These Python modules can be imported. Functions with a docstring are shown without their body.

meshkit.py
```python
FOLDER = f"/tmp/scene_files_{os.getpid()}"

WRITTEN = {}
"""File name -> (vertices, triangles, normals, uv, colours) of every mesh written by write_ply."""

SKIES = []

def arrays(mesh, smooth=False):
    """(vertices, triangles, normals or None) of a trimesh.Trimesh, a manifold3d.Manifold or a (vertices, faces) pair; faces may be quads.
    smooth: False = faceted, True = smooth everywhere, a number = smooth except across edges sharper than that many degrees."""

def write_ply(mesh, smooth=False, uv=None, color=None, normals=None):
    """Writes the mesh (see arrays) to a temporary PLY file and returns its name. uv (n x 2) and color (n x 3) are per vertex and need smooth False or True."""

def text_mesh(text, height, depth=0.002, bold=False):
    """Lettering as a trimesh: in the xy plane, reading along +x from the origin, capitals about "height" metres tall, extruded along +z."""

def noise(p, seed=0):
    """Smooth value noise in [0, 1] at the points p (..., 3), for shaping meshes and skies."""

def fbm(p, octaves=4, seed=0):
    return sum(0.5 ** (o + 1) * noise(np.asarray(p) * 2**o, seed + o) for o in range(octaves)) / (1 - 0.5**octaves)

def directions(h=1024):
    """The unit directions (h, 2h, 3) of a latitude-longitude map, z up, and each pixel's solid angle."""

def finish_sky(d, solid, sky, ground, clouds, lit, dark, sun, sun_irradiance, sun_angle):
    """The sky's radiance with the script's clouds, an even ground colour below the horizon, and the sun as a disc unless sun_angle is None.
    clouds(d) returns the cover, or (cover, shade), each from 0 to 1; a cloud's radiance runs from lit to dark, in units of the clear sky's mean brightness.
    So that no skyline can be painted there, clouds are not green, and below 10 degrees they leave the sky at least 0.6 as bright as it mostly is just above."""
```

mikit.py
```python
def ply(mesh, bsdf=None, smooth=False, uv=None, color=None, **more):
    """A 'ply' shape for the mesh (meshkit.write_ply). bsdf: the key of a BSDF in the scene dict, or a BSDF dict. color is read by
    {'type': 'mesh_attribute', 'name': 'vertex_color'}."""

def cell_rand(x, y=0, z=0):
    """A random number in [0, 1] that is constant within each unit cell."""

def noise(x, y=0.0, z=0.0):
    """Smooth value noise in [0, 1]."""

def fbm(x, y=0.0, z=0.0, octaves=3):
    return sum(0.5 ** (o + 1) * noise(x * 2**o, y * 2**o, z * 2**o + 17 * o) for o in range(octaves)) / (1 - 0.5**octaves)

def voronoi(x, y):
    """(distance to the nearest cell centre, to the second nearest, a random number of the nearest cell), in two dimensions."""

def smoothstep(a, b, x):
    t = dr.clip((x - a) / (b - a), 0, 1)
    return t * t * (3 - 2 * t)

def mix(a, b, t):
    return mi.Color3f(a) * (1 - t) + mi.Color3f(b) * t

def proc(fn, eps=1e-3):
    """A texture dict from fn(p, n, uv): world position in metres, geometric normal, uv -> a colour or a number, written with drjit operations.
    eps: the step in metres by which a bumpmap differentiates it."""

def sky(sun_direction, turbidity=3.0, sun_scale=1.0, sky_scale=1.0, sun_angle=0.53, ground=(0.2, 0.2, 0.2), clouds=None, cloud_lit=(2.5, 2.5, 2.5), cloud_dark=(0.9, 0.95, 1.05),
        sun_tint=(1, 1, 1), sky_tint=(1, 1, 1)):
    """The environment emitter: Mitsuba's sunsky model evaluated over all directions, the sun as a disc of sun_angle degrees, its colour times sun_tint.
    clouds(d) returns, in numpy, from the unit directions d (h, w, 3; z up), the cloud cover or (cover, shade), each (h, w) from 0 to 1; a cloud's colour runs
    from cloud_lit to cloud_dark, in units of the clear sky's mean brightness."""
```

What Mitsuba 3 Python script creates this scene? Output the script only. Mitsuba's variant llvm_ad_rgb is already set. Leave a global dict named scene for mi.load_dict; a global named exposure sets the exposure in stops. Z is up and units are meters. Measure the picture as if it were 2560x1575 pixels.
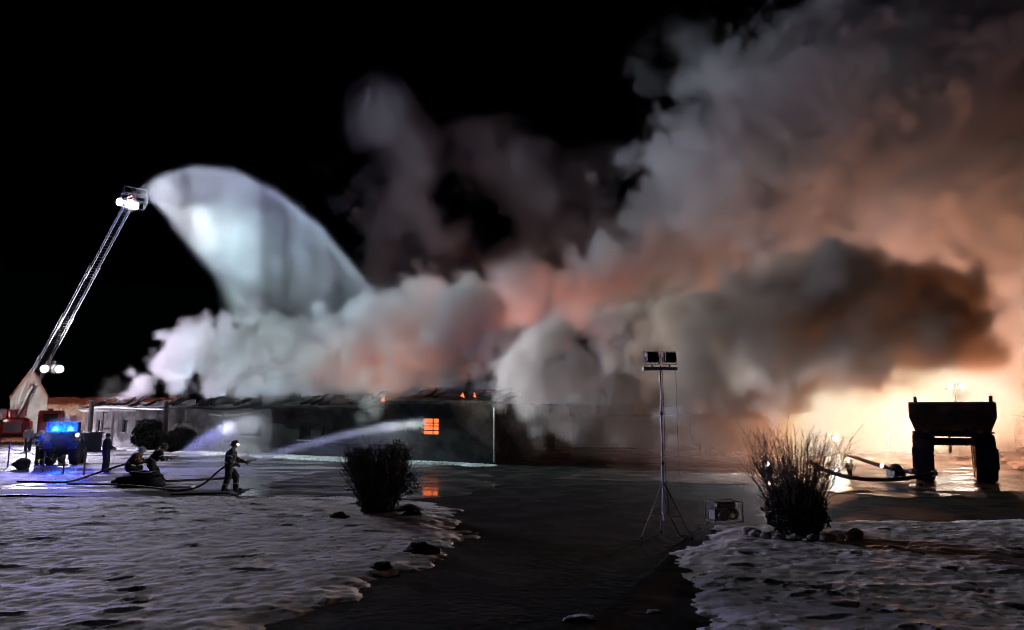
import math, random
import numpy as np, trimesh, drjit as dr, mitsuba as mi, mikit, meshkit
import manifold3d as m3
from scipy import ndimage
from shapely.geometry import Polygon, LineString

T = mi.ScalarTransform4f
scene, labels = {}, {}

# ---------------------------------------------------------------- camera, sky, exposure
EYE = (0.0, 0.0, 2.7)
PITCH = 0.1311
scene['camera'] = {'type': 'perspective', 'fov': 69.0, 'fov_axis': 'x', 'near_clip': 0.1, 'far_clip': 3000.0,
                   'to_world': T().look_at(origin=EYE, target=(0, math.cos(PITCH), EYE[2] + math.sin(PITCH)), up=(0, 0, 1))}
scene['night_sky'] = {**mikit.sky((-0.6, -0.5, 0.35), turbidity=4, sun_scale=0.0, sky_scale=0.0016, ground=(0.05, 0.05, 0.05), sky_tint=(1.0, 0.95, 0.9)),
                      'sampling_weight': 0.3}
exposure = 0.0

# lamp strengths (radiance); each lamp itself is built with the thing that carries it
LADDER_LENS = (1850.0, 1790.0, 2020.0)
LADDER_BEAM = (860.0, 1190.0, 1130.0)      # intensity of each reflector beam
LADDER_MID = (5000.0, 4500.0, 6000.0)
WORK_LIGHT = (22000.0, 19500.0, 24000.0)
BEACON_BLUE = (0.5, 90.0, 12000.0)
AMBER = (14000.0, 7200.0, 5400.0)
WARM_FLOOD = (72000.0, 29500.0, 13500.0)
COLD_TORCH = (26000.0, 30000.0, 35000.0)
TRACTOR_LAMP = (900.0, 860.0, 1000.0)
TRACTOR_BEAM = (3900.0, 3650.0, 3400.0)
FLAME = (165.0, 34.0, 9.0)
ROOM_FIRE = (1.5, 0.26, 0.06)
REAR_LAMP = (27000.0, 37000.0, 45000.0)
HOUSE_LAMP = (66000.0, 23000.0, 17000.0)
GLINT = (900.0, 620.0, 520.0)
TAIL = (900.0, 90.0, 60.0)


def area(rgb, weight=1.0):
    return {'type': 'area', 'radiance': {'type': 'rgb', 'value': list(rgb)}, 'sampling_weight': weight}


def say(key, label=None, cat=None, group=None, kind=None):
    d = {k: v for k, v in (('label', label), ('category', cat), ('group', group), ('kind', kind)) if v}
    labels[key] = d


# ---------------------------------------------------------------- materials
def rgb(*c):
    return {'type': 'rgb', 'value': list(c)}


def paint(key, c, rough=0.6, metallic=0.0, **more):
    scene[key] = {'type': 'twosided', 'bsdf': {'type': 'principled', 'base_color': c if isinstance(c, dict) else rgb(*c), 'roughness': rough, 'metallic': metallic, 'specular': 0.4, **more}}
    return key


def speckle(a, b, f, lo=0.35, hi=0.65, f2=None):
    return mikit.proc(lambda p, n, uv: mikit.mix(a, b, mikit.smoothstep(lo, hi, mikit.fbm(p.x * f, p.y * f, p.z * (f2 or f), 4))))


scene['snow_mat'] = {'type': 'twosided', 'bsdf': {'type': 'principled', 'roughness': 0.75, 'specular': 0.3,
    'base_color': mikit.proc(lambda p, n, uv: mikit.mix(mikit.mix((0.58, 0.57, 0.56), (0.84, 0.84, 0.86), mikit.smoothstep(0.3, 0.6, mikit.fbm(p.x * 2.2, p.y * 3.1, 0.0, 4))),
        (0.10, 0.09, 0.06), 0.85 * mikit.smoothstep(0.60, 0.70, mikit.fbm(p.x * 7.0, p.y * 7.0, 2.0, 3)) * mikit.smoothstep(0.42, 0.62, mikit.fbm(p.x * 0.5, p.y * 0.5, 8.0, 3))))}}
scene['asphalt_mat'] = {'type': 'twosided', 'bsdf': {'type': 'bumpmap', 'scale': 0.012, 'arbitrary': mikit.proc(lambda p, n, uv: mikit.fbm(p.x * 9, p.y * 9, 0.0, 3), eps=0.02),
    'bsdf': {'type': 'principled', 'specular': 0.03, 'roughness': mikit.proc(lambda p, n, uv: 0.6 + 0.35 * mikit.fbm(p.x * 0.8, p.y * 0.8, 3.0, 3)),
             'base_color': speckle((0.012, 0.012, 0.012), (0.034, 0.032, 0.030), 1.6)}}}


def slush(p, n, uv):
    patch = mikit.smoothstep(0.50, 0.62, mikit.fbm(p.x * 0.35, p.y * 0.9, 5.0, 4))
    return mikit.mix((0.03, 0.03, 0.032), (0.20, 0.20, 0.21), patch)


scene['slush_mat'] = {'type': 'twosided', 'bsdf': {'type': 'principled', 'specular': 0.5, 'base_color': mikit.proc(slush),
    'roughness': mikit.proc(lambda p, n, uv: 0.22 + 0.6 * mikit.smoothstep(0.42, 0.60, mikit.fbm(p.x * 0.35, p.y * 0.9, 5.0, 4)))}}
scene['puddle_mat'] = {'type': 'twosided', 'bsdf': {'type': 'bumpmap', 'scale': 0.004, 'arbitrary': mikit.proc(lambda p, n, uv: mikit.fbm(p.x * 2.2, p.y * 2.2, 0.0, 2), eps=0.03),
    'bsdf': {'type': 'principled', 'specular': 0.6, 'base_color': speckle((0.02, 0.02, 0.02), (0.09, 0.08, 0.075), 0.9),
             'roughness': mikit.proc(lambda p, n, uv: 0.05 + 0.25 * mikit.smoothstep(0.4, 0.65, mikit.fbm(p.x * 0.7, p.y * 1.6, 9.0, 3)))}}}
paint('soil_mat', speckle((0.02, 0.017, 0.014), (0.06, 0.05, 0.04), 2.5), 0.9)
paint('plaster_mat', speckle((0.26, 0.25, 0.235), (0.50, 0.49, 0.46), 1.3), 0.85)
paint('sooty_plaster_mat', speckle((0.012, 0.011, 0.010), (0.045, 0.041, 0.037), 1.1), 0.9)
paint('render_white_mat', speckle((0.55, 0.53, 0.5), (0.72, 0.70, 0.67), 1.0), 0.8)
paint('char_mat', speckle((0.006, 0.005, 0.005), (0.03, 0.026, 0.022), 4.0), 0.9)
paint('old_wood_mat', speckle((0.06, 0.045, 0.035), (0.16, 0.125, 0.10), 5.0, f2=0.8), 0.85)
paint('tile_mat', speckle((0.10, 0.07, 0.06), (0.18, 0.12, 0.10), 2.0), 0.8)
paint('zinc_mat', (0.55, 0.56, 0.57), 0.4, 0.3)
paint('dark_glass_mat', (0.015, 0.017, 0.02), 0.08)
paint('white_paint_mat', (0.72, 0.72, 0.70), 0.45)
paint('red_paint_mat', speckle((0.42, 0.02, 0.02), (0.5, 0.03, 0.025), 0.7), 0.3, clearcoat=0.6)
paint('blue_paint_mat', (0.03, 0.05, 0.14), 0.4)
paint('steel_mat', (0.45, 0.45, 0.46), 0.35, 0.8)
paint('ladder_mat', (0.62, 0.62, 0.63), 0.4, 0.4)
paint('dark_steel_mat', speckle((0.025, 0.024, 0.023), (0.06, 0.055, 0.05), 3.0), 0.55, 0.3)
paint('rust_mat', speckle((0.06, 0.035, 0.02), (0.15, 0.085, 0.05), 2.0), 0.7)
scene['matt_black_mat'] = {'type': 'twosided', 'bsdf': {'type': 'diffuse', 'reflectance': rgb(0.003, 0.003, 0.004)}}
paint('rubber_mat', (0.02, 0.02, 0.02), 0.8)
paint('hose_mat', speckle((0.06, 0.03, 0.02), (0.12, 0.06, 0.045), 3.0), 0.6)
paint('leaf_dark_mat', (0.014, 0.016, 0.010), 0.8)
paint('bark_mat', speckle((0.03, 0.021, 0.015), (0.08, 0.055, 0.04), 6.0), 0.8)
paint('bark_pale_mat', speckle((0.07, 0.05, 0.035), (0.18, 0.13, 0.09), 6.0), 0.7)
paint('stone_mat', speckle((0.16, 0.15, 0.14), (0.34, 0.33, 0.31), 5.0), 0.85)
paint('jacket_mat', speckle((0.018, 0.017, 0.017), (0.035, 0.032, 0.03), 6.0), 0.85)
paint('rust_jacket_mat', speckle((0.10, 0.035, 0.015), (0.16, 0.06, 0.025), 6.0), 0.85)
paint('navy_mat', (0.02, 0.023, 0.045), 0.85)
paint('pale_cloth_mat', (0.45, 0.46, 0.5), 0.8)
paint('reflex_mat', (0.75, 0.78, 0.7), 0.35)
paint('reflex_yellow_mat', (0.75, 0.85, 0.12), 0.5)
paint('helmet_mat', (0.10, 0.085, 0.05), 0.3)
paint('helmet_pale_mat', (0.6, 0.6, 0.58), 0.3)
paint('skin_mat', (0.48, 0.30, 0.22), 0.6)


# ---------------------------------------------------------------- mesh helpers
def R(axis, deg):
    return trimesh.transformations.rotation_matrix(math.radians(deg), axis)[:3, :3]


def box(c, s, rot=None, bevel=0.0):
    s = np.array(s, float)
    if bevel:
        q = m3.Manifold.cube((s - 2 * bevel).tolist(), True)
        m = m3.Manifold.batch_hull([q.translate((dx * bevel, dy * bevel, dz * bevel)) for dx, dy, dz in ((1, 0, 0), (-1, 0, 0), (0, 1, 0), (0, -1, 0), (0, 0, 1), (0, 0, -1))]).to_mesh()
        b = trimesh.Trimesh(m.vert_properties[:, :3], m.tri_verts, process=False)
    else:
        b = trimesh.creation.box(s)
    if rot is not None:
        b.vertices = b.vertices @ np.asarray(rot).T
    b.apply_translation(c)
    return b


def tube(pts, r, sides=8):
    """A closed tube along points; r is a number or one radius per point."""
    p = np.asarray(pts, float)
    r = np.broadcast_to(r, (len(p),)).astype(float)
    t = np.gradient(p, axis=0) if len(p) > 2 else np.repeat([p[1] - p[0]], 2, 0)
    t /= np.linalg.norm(t, axis=1, keepdims=True) + 1e-12
    ref = np.array([0, 0, 1.0]) if abs(t[0, 2]) < 0.9 else np.array([1.0, 0, 0])
    a = np.cross(t, ref); a /= np.linalg.norm(a, axis=1, keepdims=True) + 1e-12
    b = np.cross(t, a)
    ang = np.arange(sides) * 2 * math.pi / sides
    v = (p[:, None] + r[:, None, None] * (np.cos(ang)[None, :, None] * a[:, None] + np.sin(ang)[None, :, None] * b[:, None])).reshape(-1, 3)
    n = len(p)
    i, j = np.meshgrid(np.arange(n - 1), np.arange(sides), indexing='ij')
    q = lambda i, j: (i * sides + j % sides).ravel()
    f = np.vstack([np.stack([q(i, j), q(i, j + 1), q(i + 1, j)], 1), np.stack([q(i, j + 1), q(i + 1, j + 1), q(i + 1, j)], 1)])
    c0, c1 = len(v), len(v) + 1
    k = np.arange(sides)
    f = np.vstack([f, np.stack([k * 0 + c0, (k + 1) % sides, k], 1), np.stack([k * 0 + c1, (n - 1) * sides + k, (n - 1) * sides + (k + 1) % sides], 1)])
    return trimesh.Trimesh(np.vstack([v, p[:1], p[-1:]]), f, process=False)


def join(ms):
    return trimesh.util.concatenate(ms) if len(ms) > 1 else ms[0]


def lathe(profile, axis_rot=None, at=(0, 0, 0), n=28):
    m = trimesh.creation.revolve(np.array(profile, float), sections=n)
    if axis_rot is not None:
        m.vertices = m.vertices @ np.asarray(axis_rot).T
    m.apply_translation(at)
    if m.volume < 0:
        m.invert()
    return m


def lump(r, seed, rough=0.25, sub=3, squash=(1, 1, 1)):
    m = trimesh.creation.icosphere(sub, 1.0)
    v = np.array(m.vertices)
    k = 1 + rough * (2 * meshkit.fbm(v * 1.3 + seed * 7.1, 3, seed) - 1) * 2
    m.vertices = v * k[:, None] * r * np.array(squash)
    return m


used = set()


def new(name):
    key, n = name, 0
    while key in used:
        n += 1
        key = f'{name}_{n:03d}'
    used.add(key)
    return key


def add(name, mesh, mat, parent=None, smooth=False, to=None, **more):
    """One mesh as one entry: a thing, or with a parent a part of it."""
    key = new(name if parent is None else f'{parent}__{name}')
    mesh = join(mesh) if isinstance(mesh, list) else mesh
    if to is not None:
        mesh = mesh.copy()
        mesh.vertices = np.array(mesh.vertices) @ to[:3, :3].T + to[:3, 3]
    scene[key] = mikit.ply(mesh, mat, smooth=smooth, **more)
    return key


def thing(name, label, cat, group=None):
    key = new(name)
    say(key, label, cat, group)
    return key


def place(x, y, z=0.0, yaw=0.0):
    """Matrix that stands a thing at a spot, turned by yaw degrees."""
    m = np.eye(4)
    m[:3, :3] = R((0, 0, 1), yaw)
    m[:3, 3] = (x, y, z)
    return m


# ---------------------------------------------------------------- ground, yard, snow
def ragged(points, rough, step=0.25, seed=0, scale=1.2):
    """The outline with an uneven edge."""
    ring = LineString(points + [points[0]])
    p = np.array([ring.interpolate(d).coords[0] for d in np.arange(0, ring.length, step)])
    q = np.c_[p / scale, np.full(len(p), seed * 3.7)]
    p = p + rough * 2 * np.stack([meshkit.fbm(q, 4, seed) - 0.5, meshkit.fbm(q + 31.0, 4, seed) - 0.5], 1)
    return Polygon(p).buffer(0)


def sheet(key, poly, z, mat, label=None):
    polys = getattr(poly, 'geoms', [poly])
    parts = []
    for g in polys:
        v, f = trimesh.creation.triangulate_polygon(g, engine='earcut')
        v3 = np.c_[v, np.full(len(v), z)]
        f = np.asarray(f)
        area2 = np.cross(v3[f[:, 1]] - v3[f[:, 0]], v3[f[:, 2]] - v3[f[:, 0]])[:, 2]
        f[area2 < 0] = f[area2 < 0][:, ::-1]
        parts.append(trimesh.Trimesh(v3, f, process=False))
    add(key, parts, mat)
    say(key, label, kind='structure')


sheet('ground', Polygon([(-700, -60), (700, -60), (700, 900), (-700, 900)]), -0.06, 'soil_mat', 'dark bare ground reaching to the horizon')
sheet('yard', Polygon([(-9.5, 3), (9, 3), (60, 21), (60, 62), (-6, 62), (-10, 52), (-24, 40), (-26, 27.5), (-9.0, 24.0)]), -0.012, 'asphalt_mat', 'dark wet asphalt yard and driveway')
sheet('slushy_ground', ragged([(-80, 26), (-20, 25.0), (-9.6, 27.5), (-9, 31), (-5, 36.6), (-2, 39.6), (-35, 61.5), (-44, 66), (-120, 80)], 1.0, 0.5, 3, 3.0), -0.004, 'slush_mat', 'slushy ground with snow patches in front of the building')
sheet('puddle', ragged([(-9.2, 25.2), (-3.2, 24.2), (-1.6, 25.5), (-0.4, 28.5), (-1.0, 34), (-3.4, 38.6), (-8.5, 37.0), (-9.5, 30.0)], 0.6, 0.3, 5, 1.6), 0.002, 'puddle_mat', 'water standing on the yard before the glowing window')
sheet('puddle_001', ragged([(1.8, 31.2), (6.5, 30.0), (9.6, 29.0), (11.0, 26.2), (13.0, 24.6), (15.4, 25.4), (14.4, 26.8), (19.0, 26.4), (21.5, 29.5), (30, 33.5), (46, 47), (40, 58), (8, 56), (5, 40)], 0.8, 0.3, 8, 1.8), 0.002, 'puddle_mat', 'flooded yard mirroring the orange glow')


def snow_mesh(poly, x0, x1, y0, y1, step, seed, depth=0.10, relief=0.06, pits=0, edge=0.9):
    X, Y = np.meshgrid(np.arange(x0, x1, step), np.arange(y0, y1, step))
    import shapely
    inside = shapely.distance(shapely.points(X, Y), poly.boundary) * np.where(shapely.contains_xy(poly, X, Y), 1, -1)
    p = np.stack([X * 0.85 + 0.25 * Y, Y * 1.0 - 0.25 * X, np.full_like(X, seed)], -1)
    ridge = 1 - np.abs(2 * meshkit.fbm(p * 1.7, 4, seed) - 1)
    wave = meshkit.fbm(p * 0.35 + 9, 3, seed + 5)
    grain = meshkit.fbm(p * 4.5 + 3, 3, seed + 9)
    h = depth + relief * (1.0 * (ridge - 0.8) + 1.7 * (wave - 0.5) + 0.9 * (grain - 0.5) + 0.35 * (meshkit.fbm(p * 11.0, 2, seed + 14) - 0.5))
    r = np.random.default_rng(seed)
    for _ in range(pits):
        cx, cy = r.uniform(x0, x1), r.uniform(y0, y1)
        a, L, W = r.uniform(-0.5, 0.5), r.uniform(0.10, 0.30), r.uniform(0.06, 0.12)
        i = np.s_[max(0, int((cy - y0 - 1) / step)):int((cy - y0 + 1) / step), max(0, int((cx - x0 - 1) / step)):int((cx - x0 + 1) / step)]
        u, v = (X[i] - cx) * math.cos(a) + (Y[i] - cy) * math.sin(a), -(X[i] - cx) * math.sin(a) + (Y[i] - cy) * math.cos(a)
        d = (u / L) ** 2 + (v / W) ** 2
        h[i] += -r.uniform(0.04, 0.085) * np.exp(-d) + 0.022 * np.exp(-(np.sqrt(d) - 1.7) ** 2 / 0.15)
    if edge > 0.5:
        q = np.stack([X, Y, np.full_like(X, seed + 0.5)], -1)
        inside = inside + np.clip(1 - inside / 1.6, 0, 1) * (1.1 * (meshkit.fbm(q * 1.3, 4, seed + 2) - 0.5) + 0.4 * (meshkit.fbm(q * 5.0, 3, seed + 3) - 0.5))
    e = np.clip(inside / edge, 0, 1)
    h = np.where(inside > 0, -0.03 + (h + 0.03) * e * (2 - e), -0.03 + np.minimum(inside, 0))
    n, m = X.shape
    k = np.arange(n * m).reshape(n, m)
    keep = (inside > -0.12)
    a, b, c, d = k[:-1, :-1], k[:-1, 1:], k[1:, 1:], k[1:, :-1]
    ok = keep[:-1, :-1] & keep[:-1, 1:] & keep[1:, 1:] & keep[1:, :-1]
    f = np.vstack([np.stack([a[ok], b[ok], c[ok]], 1), np.stack([a[ok], c[ok], d[ok]], 1)])
    mesh = trimesh.Trimesh(np.stack([X, Y, h], -1).reshape(-1, 3), f, process=False)
    mesh.remove_unreferenced_vertices()
    return mesh


left_edge = ragged([(-42, 25.2), (-16.4, 24.6), (-9.0, 25.0), (-5.2, 24.6), (-2.8, 23.6), (-1.5, 21.5), (-1.25, 19.2), (-1.05, 16.6), (-1.5, 14.2), (-2.2, 12.0), (-3.0, 9.4), (-4.2, 5.0), (-42, 5.0)], 0.45, 0.15, 11, 0.8)
right_edge = ragged([(1.4, 5.0), (2.05, 9.0), (2.5, 11.0), (2.7, 13.0), (3.3, 15.0), (3.9, 16.9), (5.0, 18.6), (7.0, 19.0), (13, 19.6), (40, 20.6), (40, 5.0)], 0.55, 0.15, 13, 0.8)
add('snow_field', snow_mesh(left_edge, -24, 0, 6, 26, 0.055, 21, 0.07, 0.054, 200), 'snow_mat', smooth=True)
say('snow_field', 'trampled snow covering the ground on the left of the driveway', kind='structure')
add('snow_field_001', snow_mesh(right_edge, 0.6, 20, 6, 21, 0.055, 33, 0.08, 0.05, 130), 'snow_mat', smooth=True)
say('snow_field_001', 'softly mounded snow on the right of the driveway', kind='structure')
far_edge = ragged([(-0.9, 40.2), (-1.3, 38.7), (-5, 40.4), (-12, 44.2), (-20, 49.5), (-33, 58.2), (-36.5, 62.4), (-35.3, 62.6)], 0.5, 0.25, 17, 1.0)
add('snow_bank', snow_mesh(far_edge, -38, 0.5, 38, 64, 0.16, 41, 0.10, 0.06), 'snow_mat', smooth=True)
say('snow_bank', 'thin snow bank along the foot of the burning building', kind='structure')
add('snow_field_002', snow_mesh(ragged([(-60, 62), (-34, 35.5), (-17.6, 33.3), (-20.0, 27.0), (-60, 27)], 0.8, 0.3, 19, 1.5), -46, -15, 26, 62, 0.2, 45, 0.06, 0.07), 'snow_mat', smooth=True)
say('snow_field_002', 'snow behind the rope fence on the left', kind='structure')
verge = ragged([(22.4, 33.0), (26, 34.5), (34, 36), (60, 40), (60, 70), (42, 66), (30, 47)], 0.5, 0.4, 23, 1.6)
vm = snow_mesh(verge, 21, 60, 32, 70, 0.3, 51, 0.35, 0.3)
add('verge', vm, 'soil_mat', smooth=True)
say('verge', 'low dark earth bank at the right edge of the flooded yard', kind='structure')


# ---------------------------------------------------------------- the burning building
A0, B0 = np.array([-0.86, 40.6]), np.array([-35.5, 62.6])
LEN = float(np.linalg.norm(B0 - A0))
U2 = (B0 - A0) / LEN
N2 = np.array([-U2[1], U2[0]]) * (1 if (-U2[1]) * -A0[0] + U2[0] * -A0[1] > 0 else -1)     # out of the front wall
FRAME = np.eye(4)                                                                            # local x along the wall from its right corner, y out of it, z up
FRAME[:2, 0], FRAME[:2, 1], FRAME[:2, 3] = U2, N2, A0
FLIP = np.linalg.det(FRAME[:3, :3]) < 0


def on_wall(m):
    m = join(m) if isinstance(m, list) else m.copy()
    m.vertices = np.array(m.vertices) @ FRAME[:3, :3].T + FRAME[:3, 3]
    if FLIP:
        m.faces = np.array(m.faces)[:, ::-1]
    return m


def pierced(x0, x1, h, thick, holes):
    """A wall with real openings, its outer face at y = 0."""
    w = Polygon([(x0, 0 - 0.1), (x1, -0.1), (x1, h), (x0, h)])
    for a, b, c, d in holes:
        w = w.difference(Polygon([(a, c), (b, c), (b, d), (a, d)]))
    m = trimesh.creation.extrude_polygon(w, thick, engine='earcut')
    v = np.array(m.vertices)
    m.vertices = np.stack([v[:, 0], v[:, 2] - thick, v[:, 1]], 1)
    m.faces = np.array(m.faces)[:, ::-1]
    return m


house = thing('burning_building', 'long low single-storey building on fire, its roof burnt through and one window glowing orange', 'building')
glow = (3.9, 5.2, 1.45, 2.45)
WINDOWS = {'small': [(38.5, 39.3, 1.2, 2.25), (34.9, 35.6, 1.2, 2.25), (33.1, 33.8, 1.2, 2.25), (31.2, 31.9, 1.2, 2.25)], 'wide': [(19.0, 21.4, 1.1, 2.35), (14.2, 15.3, 1.0, 2.2), (12.3, 13.3, 1.0, 2.2)]}
holes_dark = [glow] + WINDOWS['wide'][1:]
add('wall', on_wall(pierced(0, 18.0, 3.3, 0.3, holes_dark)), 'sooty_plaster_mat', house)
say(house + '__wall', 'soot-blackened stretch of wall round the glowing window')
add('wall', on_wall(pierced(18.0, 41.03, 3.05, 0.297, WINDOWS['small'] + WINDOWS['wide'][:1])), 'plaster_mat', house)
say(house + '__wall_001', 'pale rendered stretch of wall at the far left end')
add('gable_wall', on_wall(box((0.15, -4.3, 1.5), (0.3, 8.0, 3.5))), 'char_mat', house)
add('gable_wall', on_wall(box((40.85, -4.3, 1.45), (0.3, 8.0, 3.4))), 'plaster_mat', house)
add('back_wall', on_wall(box((20.5, -8.45, 1.4), (41.0, 0.3, 3.2))), 'sooty_plaster_mat', house)
for i, (a, b, c, d) in enumerate(WINDOWS['small'] + WINDOWS['wide']):
    wide = i >= 4
    f = add('window', on_wall([box(((a + b) / 2, -0.10, d - 0.03), (b - a, 0.08, 0.06)), box(((a + b) / 2, -0.10, c + 0.03), (b - a, 0.08, 0.06)),
                               box((a + 0.03, -0.10, (c + d) / 2), (0.06, 0.08, d - c - 0.12)), box((b - 0.03, -0.10, (c + d) / 2), (0.06, 0.08, d - c - 0.12))]
                              + ([] if wide else [box(((a + b) / 2, -0.10, (c + d) / 2), (0.05, 0.06, d - c - 0.12))])), 'white_paint_mat' if i < 5 else 'old_wood_mat', house)
    add('pane', on_wall(box(((a + b) / 2, -0.13, (c + d) / 2), (b - a - 0.12, 0.012, d - c - 0.12))), 'dark_glass_mat', f)
    add('sill', on_wall(box(((a + b) / 2, 0.05, c - 0.03), (b - a + 0.16, 0.16, 0.05))), 'zinc_mat', f)
    if i == 4:
        for k in range(9):
            add('slat', on_wall(box(((a + b) / 2 + 0.2, -0.045, d - 0.2 - k * 0.1), (b - a - 0.8, 0.045, 0.03), R((1, 0, 0), 25))), 'white_paint_mat', f)
        add('drip_cap', on_wall(box(((a + b) / 2 - 0.5, 0.10, d + 0.12), (b - a + 0.9, 0.22, 0.07))), 'zinc_mat', f)
a, b, c, d = glow
f = add('window', on_wall([box(((a + b) / 2, -0.1, d - 0.03), (b - a, 0.1, 0.06)), box(((a + b) / 2, -0.1, c + 0.03), (b - a, 0.1, 0.06)),
                           box((a + 0.03, -0.1, (c + d) / 2), (0.06, 0.1, d - c - 0.12)), box((b - 0.03, -0.1, (c + d) / 2), (0.06, 0.1, d - c - 0.12))]), 'char_mat', house)
say(f, 'window with flames glowing orange behind its bars')
for z in (1.72, 1.98, 2.14):
    add('bar', on_wall(box(((a + b) / 2, -0.1, z), (b - a - 0.12, 0.04, 0.05))), 'char_mat', f)
add('bar', on_wall(box((a + 0.48, -0.1, (c + d) / 2), (0.05, 0.045, d - c - 0.12))), 'char_mat', f)

# roof: charred slabs over the eaves with a broken upper edge, rafter ends sticking out of it
rng = np.random.default_rng(4)


def slab(x0, x1, z_eave, z_top, back, seed, over=0.45):
    n = max(6, int((x1 - x0) / 0.25))
    xx = np.linspace(x0, x1, n)
    j = meshkit.fbm(np.c_[xx * 1.3, xx * 0, xx * 0 + seed], 4, seed) - 0.5
    j2 = meshkit.fbm(np.c_[xx * 0.5, xx * 0 + 4, xx * 0 + seed], 3, seed) - 0.5
    sag = 0.25 * j2
    lo = np.stack([xx, np.full(n, over) + 0.12 * j, z_eave + sag], 1)
    k = 0.65 + 0.9 * (j + 0.5) * 0.6 + 0.5 * j2
    hi = np.stack([xx, over - (over + back) * k, z_eave + sag + (z_top - z_eave) * k + 0.15 * j], 1)
    up = np.array([0, 0, 0.16])
    v = np.vstack([lo, hi, lo + up, hi + up])
    i = np.arange(n - 1)
    q = lambda a, b, c_, d_: [np.stack([a, b, c_], 1), np.stack([a, c_, d_], 1)]
    F = q(i + 2 * n, i + 2 * n + 1, i + 3 * n + 1, i + 3 * n) + q(i, i + n, i + n + 1, i + 1) + q(i, i + 1, i + 2 * n + 1, i + 2 * n) + q(i + n, i + 3 * n, i + 3 * n + 1, i + n + 1)
    return trimesh.Trimesh(v, np.vstack(F), process=False)


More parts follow.
